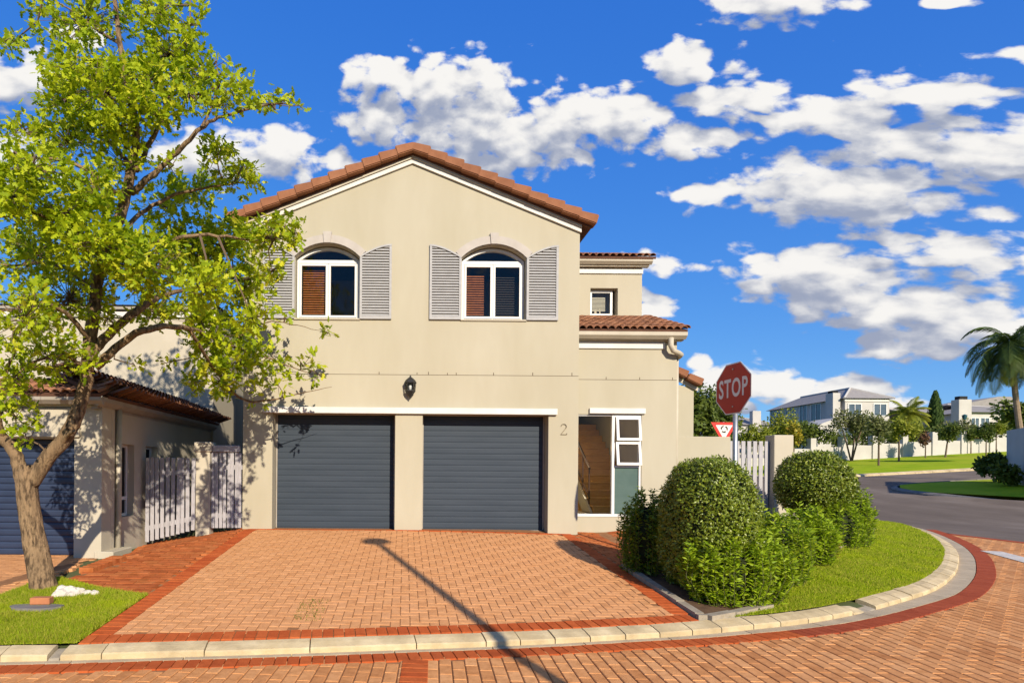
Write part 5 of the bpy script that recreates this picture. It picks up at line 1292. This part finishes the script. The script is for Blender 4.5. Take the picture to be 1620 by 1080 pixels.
def hip_roof(parent, x0, x1, y0, y1, z, rise, ov=.45, ridge='y', inset=None):
    x0, x1, y0, y1 = x0 - ov, x1 + ov, y0 - ov, y1 + ov
    if ridge == 'y':
        xm = (x0 + x1) / 2; i = inset if inset is not None else (x1 - x0) / 2; A, B_ = (xm, y0 + i, z + rise), (xm, y1 - i, z + rise)
        vs = [(x0, y0, z), (x1, y0, z), (x1, y1, z), (x0, y1, z), A, B_]; fs = [(0, 1, 4), (1, 2, 5, 4), (2, 3, 5), (3, 0, 4, 5), (3, 2, 1, 0)]
    else:
        ym = (y0 + y1) / 2; i = inset if inset is not None else (y1 - y0) / 2; A, B_ = (x0 + i, ym, z + rise), (x1 - i, ym, z + rise)
        vs = [(x0, y0, z), (x1, y0, z), (x1, y1, z), (x0, y1, z), A, B_]; fs = [(0, 1, 5, 4), (1, 2, 5), (2, 3, 4, 5), (3, 0, 4), (3, 2, 1, 0)]
    r = MB().add(vs, fs).build('roof', 'roof_grey', parent)
    rd = MB()
    for e in ((0, 4), (1, 4 if ridge == 'y' else 5), (4, 5)): rd.tube([Vector(vs[e[0]]) + Vector((0, 0, .03)), Vector(vs[e[1]]) + Vector((0, 0, .03))], .11, 5)
    rd.build('ridge_cap', 'white_wall', r); return r
# big white two storey house
AY = 62.; cA = P(1337, 630, AY); dA = P(1407, 630, AY); eA = cA.z; x0A, x1A = cA.x, dA.x; yB = x0A * F / (1217 - PX)
gA = zs(x0A, AY) - .5
hA = empty('white_villa', (x0A, AY, gA), 'white two storey villa with long grey hipped roof and tall chimney', 'house')
MB().box(x0A, x1A, AY, yB, gA, eA).build('wall', 'white_wall', hA)
hip_roof(hA, x0A, x1A, AY, yB, eA, 1.45, .35)
MB().box(x0A - .1, x1A + .1, AY - .1, AY - .003, eA - .32, eA - .12).build('cornice', 'white_paint', hA)
chy = x0A * F / (1312 - PX) - 2.0; ct = P(1313, 619, chy - 1)
c_ = MB(); cw = 1.15
c_.extr([(x0A - cw, chy, gA), (x0A - .003, chy, gA), (x0A - .003, chy, ct.z - 2.6), (x0A - .35, chy, ct.z - 1.6), (x0A - .35, chy, ct.z), (x0A - cw, chy, ct.z)], (0, 1.1, 0)); ch = c_.build('chimney', 'white_wall', hA)
MB().box(x0A - cw + .1, x0A - .45, chy + .2, chy + .9, ct.z + .003, ct.z + .28).build('chimney_pot', 'dark', ch)
for px, py, w, hg in ((1224, 657, 1.0, 1.5), (1233, 658.5, .9, 1.2), (1243, 657.5, .9, 1.5), (1255, 656.5, 1.1, 1.6), (1271, 658, 1.2, 2.6), (1291, 653, 1.5, 2.0)):
    yw = x0A * F / (px - PX - .5); p = P(px, py, yw); far_window(hA, (x0A, yw - w / 2, p.z - hg / 2), (0, 1, 0), w, hg)
for px, py, w, hg in ((1352, 648, 1.3, 1.2), (1392, 648, 1.3, 1.2), (1349, 678, 1.4, 1.4)):
    p = P(px, py, AY); far_window(hA, (p.x - w / 2, AY, p.z - hg / 2), (1, 0, 0), w, hg)
wq = P(1312, 700, 58); MB().extr([(wq.x - 1.2, 58, gA - 1), (wq.x + 1.8, 58, gA - 1), (wq.x + 1.8, 58, P(1335, 664, 58).z), (wq.x + .9, 58, P(1327, 660, 58).z), (wq.x - 1.2, 58, P(1306, 672, 58).z)], (0, 3.5, 0)).build('porch_wall', 'white_wall', hA)
# white house further right
BY = 60.; cB = P(1532, 652, BY); x0B = cB.x; eB = cB.z; gB = zs(x0B, BY) - 1
hB = empty('white_bungalow', (x0B, BY, gB), 'white house with grey roofs and a square white chimney, farthest right', 'house')
MB().box(x0B, x0B + 9.5, BY, BY + 12, gB, eB).build('wall', 'white_wall', hB)
hip_roof(hB, x0B, x0B + 9.5, BY, BY + 12, eB, 1.5, .4, 'x')
xl = P(1462, 655, BY + 6).x
MB().box(xl, x0B - .003, BY + 4, BY + 10, gB, eB - .05).build('wall', 'white_wall', hB)
hip_roof(hB, xl, x0B - .5, BY + 4, BY + 10, eB - .03, 1.2, .4, 'x')
rB2 = P(1580, 627, BY + 14); MB().extr([(P(1535, 650, BY + 14).x, BY + 14, eB), (P(1640, 650, BY + 14).x, BY + 14, eB), (P(1600, 626, BY + 14).x, BY + 14, rB2.z), (P(1580, 627, BY + 14).x, BY + 14, rB2.z), (P(1537, 636, BY + 14).x, BY + 14, P(1537, 636, BY + 14).z)], (0, 7, 0)).build('rear_roof', 'roof_grey', hB)
a, b = P(1513, 632, BY - .6), P(1533, 632, BY - .6)
chB = MB().box(a.x, b.x, BY - .9, BY - .004, gB, a.z, bev=.02).build('chimney', 'white_wall', hB)
MB().box(a.x + .2, b.x - .3, BY - .75, BY - .2, a.z + .003, a.z + .35).build('chimney_pot', 'dark', chB)
for px, w in ((1542, .75), (1557.5, .85), (1588, .7), (1600, .7)):
    p = P(px, 671 if px < 1570 else 664, BY); far_window(hB, (p.x - w / 2, BY, p.z - (.65 if px < 1570 else .4)), (1, 0, 0), w, 1.3 if px < 1570 else .75)
p = P(1541, 686, 57); pb_ = MB().box(p.x - .55, p.x + .55, 57, 57.5, gB - .5, P(1541, 681, 57).z).build('planter_wall', 'clay', hB)
# small far house left of the villa
CY = 84.; p0, p1 = P(1168, 668, CY), P(1216, 668, CY)
hC = empty('far_house', (p0.x, CY, 4), 'distant low house with grey roof and white chimney behind the stop sign', 'house')
MB().box(p0.x - 3, p1.x + 1, CY, CY + 8, 3, P(1190, 672, CY).z).build('wall', 'white_wall', hC)
hip_roof(hC, p0.x - 3, p1.x + 1, CY, CY + 8, P(1190, 672, CY).z, 1.7, .4, 'x')
a, b = P(1189, 650, CY - .5), P(1202, 650, CY - .5); MB().box(a.x, b.x, CY - .8, CY - .01, 3, a.z).build('chimney', 'white_wall', hC)
# boundary wall with piers, stepping up the slope
wa, wb = Vector((21., 43.2, 0)), Vector((60., 49.2, 0)); bw = empty('boundary_wall', (wa.x, wa.y, zs(wa.x, wa.y)), 'long white boundary wall with square piers beyond the far lawn', 'wall')
nS = 14; t_ = (wb - wa).normalized(); nr_ = Vector((-t_.y, t_.x, 0)); L_ = (wb - wa).length / nS
for k in range(nS):
    a = wa + t_ * (L_ * k); b = a + t_ * L_; z0 = min(zs(a.x, a.y), zs(b.x, b.y)) - .3; zt = zs((a.x + b.x) / 2, (a.y + b.y) / 2) + 1.25
    MB().extr([(*(a + nr_ * .1 + t_ * .25).to_2d(), z0), (*(b + nr_ * .1 - t_ * .25).to_2d(), z0), (*(b + nr_ * .1 - t_ * .25).to_2d(), zt), (*(a + nr_ * .1 + t_ * .25).to_2d(), zt)], nr_ * .2).build('wall_panel', 'white_wall', bw)
    pr = MB(); zp = zs(a.x, a.y) + 2.0
    pr.extr([(*(a - t_ * .245).to_2d(), z0), (*(a + t_ * .245).to_2d(), z0), (*(a + t_ * .245).to_2d(), zp), (*(a - t_ * .245).to_2d(), zp)], nr_ * .42).build('pier', 'white_wall', bw)
# grey wall at the right edge
q0 = G(1592, 762, zlD); q1 = Vector((q0.x - 3.2, q0.y - 5.2, 0)); gz = q0.z
gy = empty('grey_wall', tuple(q0), 'tall shaded grey wall at the right edge of the photo', 'wall')
tt = (q1 - Vector((q0.x, q0.y, 0))).normalized(); nn_ = Vector((tt.y, -tt.x, 0))
def wall_seg(s0, s1, th, ztop, m, nm):
    a, b = Vector((q0.x, q0.y, 0)) + tt * s0, Vector((q0.x, q0.y, 0)) + tt * s1
    MB().extr([(a.x, a.y, gz - .6), (b.x, b.y, gz - .6), (b.x, b.y, ztop), (a.x, a.y, ztop)], -nn_ * th).build(nm, m, gy)
wall_seg(0, .45, .5, P(1592, 681, q0.y).z, 'white_wall', 'pier'); wall_seg(.46, 1.9, .25, P(1600, 678, q0.y - 1).z, 'white_wall', 'wall_panel'); wall_seg(1.91, 2.4, .5, P(1616, 674, q0.y - 2).z, 'white_wall', 'pier'); wall_seg(2.41, 6, .25, P(1616, 676, q0.y - 2).z, 'white_wall', 'wall_panel')

# ---- trees and shrubs beyond
def far_tree(name, base, hgt, cr, cz, m, label, cat='tree', nl=900, leaf=.28, group=None, multi=1, trunk_r=.07, lumps=9, tm='twig', lean=0.):
    """base point, crown radii cr=(x,y,z) round height cz above the base"""
    b = Vector(base); o = empty(name, tuple(b), label, cat, group); st = MB()
    for k in range(multi):
        a = 2.4 * k + .5; sp_ = .0 if multi == 1 else cr[0] * .6
        st.tube([b - Vector((0, 0, .15)), b + Vector((math.cos(a) * sp_ * .4 + lean * .4, math.sin(a) * sp_ * .4, cz * .5)), b + Vector((math.cos(a) * sp_ + lean, math.sin(a) * sp_, cz + cr[2] * .3))], [trunk_r, trunk_r * .8, trunk_r * .3], 6)
    c0 = np.array(b) + np.array([lean, 0, cz]); cen = rand_dirs(lumps) * (rng.random((lumps, 1)) ** .5) * .72; rad = rng.uniform(.32, .5, lumps)
    for e in cen: st.tube([tuple(c0 - np.array([0, 0, cr[2] * .5])), tuple(c0 + e * np.array(cr))], [trunk_r * .5, trunk_r * .15], 4, False)
    st.build('trunk', tm, o)
    nl = int(nl * 2.0); i = rng.integers(0, lumps, nl); d = rand_dirs(nl); pos = c0 + (cen[i] + d * (rad[i] * rng.random(nl) ** .4)[:, None]) * np.array(cr)
    leaves('crown', tri_leaf(.6), pos, d * .4 + rand_dirs(nl), d * .5 + np.array([0, -.2, .7]) + rand_dirs(nl) * .7, leaf * rng.uniform(.6, 1.3, nl), rng.normal(.5, .22, nl), m, o); return o
def tree_at(px, py, px_top, w, m, label, f=zlF, Y=None, **k):
    """trunk foot at a photo pixel, crown top at py=px_top, width w px"""
    b = G(px, py, f) if Y is None else None
    if Y is not None: b = P(px, py, Y)
    ht = (py - px_top) / F * b.y; cw = w / F * b.y / 2; low = k.pop('low', .42); cz = ht * (1 + low) / 2; crz = ht * (1 - low) / 2
    return far_tree(k.pop('name', 'young_tree'), b, ht, (cw, cw, crz), cz, m, label, **k)
YG = 'young trees on the far lawn'
tree_at(1347, 729, 640, 62, 'tree_olive', 'grey green multi stemmed tree against the white boundary wall', multi=3, nl=1100, low=.38, leaf=.2, name='olive_tree', lumps=14)
tree_at(1390, 736, 646, 42, 'tree_olive', 'slim young tree in front of the big white villa', nl=600, leaf=.2, low=.4, group=YG, lumps=10)
tree_at(1422, 730, 655, 46, 'tree_lime', 'yellow green young tree below the small palm', nl=700, leaf=.2, low=.45, group=YG)
tree_at(1464, 724, 678, 24, 'tree_rust', 'small young tree with rusty brown leaves on the far lawn', nl=260, leaf=.17, low=.35, group=YG, trunk_r=.05)
tree_at(1495, 723, 662, 40, 'tree_green', 'leaning young tree with a white trunk base, right of the rusty one', nl=600, leaf=.2, low=.42, group=YG, lean=.4)
tree_at(1536, 717, 672, 26, 'tree_green', 'short young tree below the square white chimney', nl=350, leaf=.18, low=.4, group=YG, trunk_r=.05)
tree_at(1560, 722, 674, 26, 'tree_green', 'young tree left of the brightest bushy tree by the grey wall', nl=350, leaf=.18, low=.42, group=YG, trunk_r=.05)
tree_at(1576, 716, 664, 30, 'tree_lime', 'young tree nearest the grey wall on the far lawn', nl=450, leaf=.18, low=.45, group=YG, trunk_r=.05)
def bush_at(px, py, w, hpx, Y, m, label, nl=600, leaf=.22, group='shrubs behind the boundary wall', **k):
    b = P(px, py, Y); r = w / F * Y / 2; hh = hpx / F * Y; return far_tree('garden_shrub', b, hh, (r, r, hh * .55), hh * .5, m, label, 'shrub', nl, leaf, group, trunk_r=.05, **k)
bush_at(1285, 712, 70, 55, 45.5, 'tree_green', 'dark green shrub left of the first wall pier beside the villa', 900)
bush_at(1232, 712, 75, 62, 44.5, 'tree_lime', 'wide olive shrub right of the stop sign under the villa windows', 1000)
bush_at(1256, 712, 26, 44, 42.5, 'leaf_yellow', 'yellow shrub showing over the gate pillar', 350)
bush_at(1198, 712, 60, 44, 43, 'tree_lime', 'low yellow green shrub behind the slatted gate', 700)
bush_at(1325, 716, 40, 40, 47.5, 'tree_green', 'dark shrub behind the wall left of the multi stemmed tree', 500)
bush_at(1365, 712, 60, 40, 48.5, 'tree_green', 'green shrub behind the wall under the villa front', 700)
bush_at(1412, 706, 55, 45, 49.5, 'tree_olive', 'olive shrub behind the wall below the small palm', 700)
bush_at(1440, 706, 45, 45, 50, 'tree_lime', 'light green shrub behind the wall right of the small palm', 600)
bush_at(1472, 703, 50, 36, 51, 'tree_green', 'green shrub behind the wall at the foot of the cypress', 700)
bush_at(1510, 700, 50, 40, 51.5, 'tree_olive', 'olive shrub behind the wall under the square chimney', 700)
bush_at(1545, 698, 50, 26, 52, 'tree_green', 'low hedge like shrub under the right hand house windows', 600)
bush_at(1585, 696, 52, 46, 50, 'tree_green', 'bright bushy tree behind the wall next to the grey wall', 900)
bush_at(1140, 720, 110, 108, 34, 'tree_green', 'dark green trees rising behind the garden wall left of the stop sign', 1800, .26, None, lumps=16)
bush_at(1105, 720, 60, 122, 30, 'tree_green', 'tall dark tree against the rear wing of the house', 1200, .24, None, lumps=12)
b = G(1572, 762, zlD); far_tree('garden_shrub', b, 1.6, (.7, .6, .7), .7, 'tree_green', 'dark spiky shrub at the foot of the grey wall', 'shrub', 900, .2, None, trunk_r=.04)
b = G(1598, 768, zlD); far_tree('garden_shrub', b, 1.2, (.7, .5, .5), .5, 'tree_green', 'low dark shrub right at the base of the grey wall', 'shrub', 700, .18, None, trunk_r=.04)
# cypress
cb = P(1479, 705, 53.5); ct_ = P(1479, 622, 53.5); cy = empty('cypress', tuple(cb), 'narrow pointed dark cypress between the two white houses', 'tree'); hh = ct_.z - cb.z
MB().tube([cb, cb + Vector((0, 0, hh * .9))], [.12, .03], 6).build('trunk', 'twig', cy)
n = 2600; t = rng.random(n) ** .8; rad_ = .55 * np.sin(np.clip(t * 1.1 + .12, 0, 1.22) / 1.22 * np.pi) ** .8; a_ = rng.uniform(0, 2 * np.pi, n); q = rng.uniform(.6, 1.05, n)
pos = np.array(cb) + np.stack([rad_ * q * np.cos(a_), rad_ * q * np.sin(a_), t * hh], 1); ax_ = np.stack([np.cos(a_) * .35, np.sin(a_) * .35, np.ones(n)], 1)
leaves('crown', tri_leaf(.5), pos, ax_, np.stack([np.cos(a_), np.sin(a_), np.full(n, .2)], 1) + rand_dirs(n) * .4, rng.uniform(.2, .38, n), rng.random(n), 'cypress_green', cy)
# palms
def palm(name, base, top, nf, fl, label, m='palm_leaf', tr=.16, droop=1.2, leaflet=.55, yellow=3, seed=1):
    rp_ = random.Random(seed); base, top = Vector(base), Vector(top); o = empty(name, tuple(base), label, 'palm tree')
    pts = [base, base.lerp(top, .35) + Vector((-.12, 0, 0)), base.lerp(top, .7) + Vector((-.1, 0, 0)), top]
    C = catmull([np.array(p) for p in pts], 6); MB().tube([tuple(c) for c in C], [tr * (1.25 - .45 * i / len(C)) * (1 + .06 * (i % 2)) for i in range(len(C))], 10).build('trunk', 'palm_trunk', o)
    for k in range(nf):
        a = k * 2.399 + rp_.uniform(-.2, .2); e = R(78) - (k / nf) * R(108); L = fl * rp_.uniform(.8, 1.1); yl = k >= nf - yellow
        p = top.copy(); d = Vector((math.cos(a) * math.cos(e), math.sin(a) * math.cos(e), math.sin(e))); rib = [p.copy()]; ns = 12
        for i in range(ns):
            d = (d + Vector((0, 0, -droop / ns * (1.1 + i / ns)))).normalized(); p = p + d * L / ns; rib.append(p.copy())
        fm = MB(); fm.tube([tuple(q_) for q_ in rib], [.025 * (1 - .8 * i / ns) for i in range(ns + 1)], 4, False)
        for i in range(1, ns + 1):
            for j in (0, .33, .66):
                if i + j > ns: continue
                c0_ = rib[i].lerp(rib[min(i + 1, ns)], j); tg = (rib[min(i + 1, ns)] - rib[i - 1]).normalized(); sd_ = tg.cross(Vector((0, 0, 1))); sd_ = sd_.normalized() if sd_.length > .05 else Vector((1, 0, 0)); upv = sd_.cross(tg)
                ll = leaflet * math.sin(math.pi * min(.97, (i + j) / ns * .85 + .1)) * rp_.uniform(.8, 1.1)
                for sgn in (-1, 1):
                    tip = c0_ + (sd_ * sgn * .75 + tg * .55 + upv * -.1).normalized() * ll + Vector((0, 0, -.35 * ll)); w = tg * .03
                    mid_ = c0_.lerp(tip, .5) + Vector((0, 0, .07 * ll)); fm.add([c0_ - w * .5, mid_ - w, tip, mid_ + w, c0_ + w * .5], [(0, 1, 2, 3, 4)])
        fm.build('frond', 'palm_yellow' if yl else m, o)
    return o
pt = P(1600, 548, 27.); pbase = P(1628, 745, 27.); pbase.z = float(zlD(np.array([pbase.x]), np.array([27.]))[0])
palm('palm_tree', pbase, pt, 34, 2.55, 'large drooping palm tree at the right edge above the grey wall', tr=.11, droop=2.0, leaflet=.62, yellow=3, seed=4)
pt = P(1436, 656, 53.); pbase = P(1436, 712, 53.); palm('palm_tree', pbase, pt, 26, 2.0, 'small feathery palm between the villa and the cypress', 'tree_lime', tr=.2, droop=1.1, leaflet=.8, yellow=6, seed=2)
bush_at(1612, 690, 60, 70, 36, 'tree_green', 'dense green tree behind the large palm trunk', 900, .3, None)
# teal lamp post by the right hand house
lb = P(1526, 712, 53.); lt = P(1526, 655, 53.); lp = empty('lamp_post', tuple(lb), 'slim dark teal lamp post beside the square white chimney', 'lamp post')
MB().tube([lb, lt - Vector((0, 0, .5))], [.09, .06], 8).build('post', 'teal', lp); MB().tube([lt - Vector((0, 0, .5)), lt - Vector((0, 0, .1)), lt], [.12, .2, .03], 8).build('lamp_head', 'teal', lp)
# ---- street lamp behind the camera; its shadow crosses the driveway
tip = G(596, 858, h); kk = math.tan(SUN_EL); dirh = Vector((math.sin(SUN_AZ), -math.cos(SUN_AZ))); Hl = 6.8
Ls = (Hl + 0. - tip.z) / kk; lx_, ly_ = tip.x + dirh.x * Ls, tip.y + dirh.y * Ls
sl_ = empty('street_lamp', (lx_, ly_, 0), 'street lamp post whose shadow crosses the brick driveway', 'street lamp')
MB().tube([(lx_, ly_, 0), (lx_, ly_, Hl - .05)], [.085, .06], 10).build('pole', 'steel', sl_, True)
MB().tube([(lx_, ly_, Hl - .05), (lx_, ly_, Hl + .02), (lx_, ly_, Hl + .10), (lx_, ly_, Hl + .15)], [.10, .27, .22, .05], 12).build('lamp_head', 'black_iron', sl_, True)
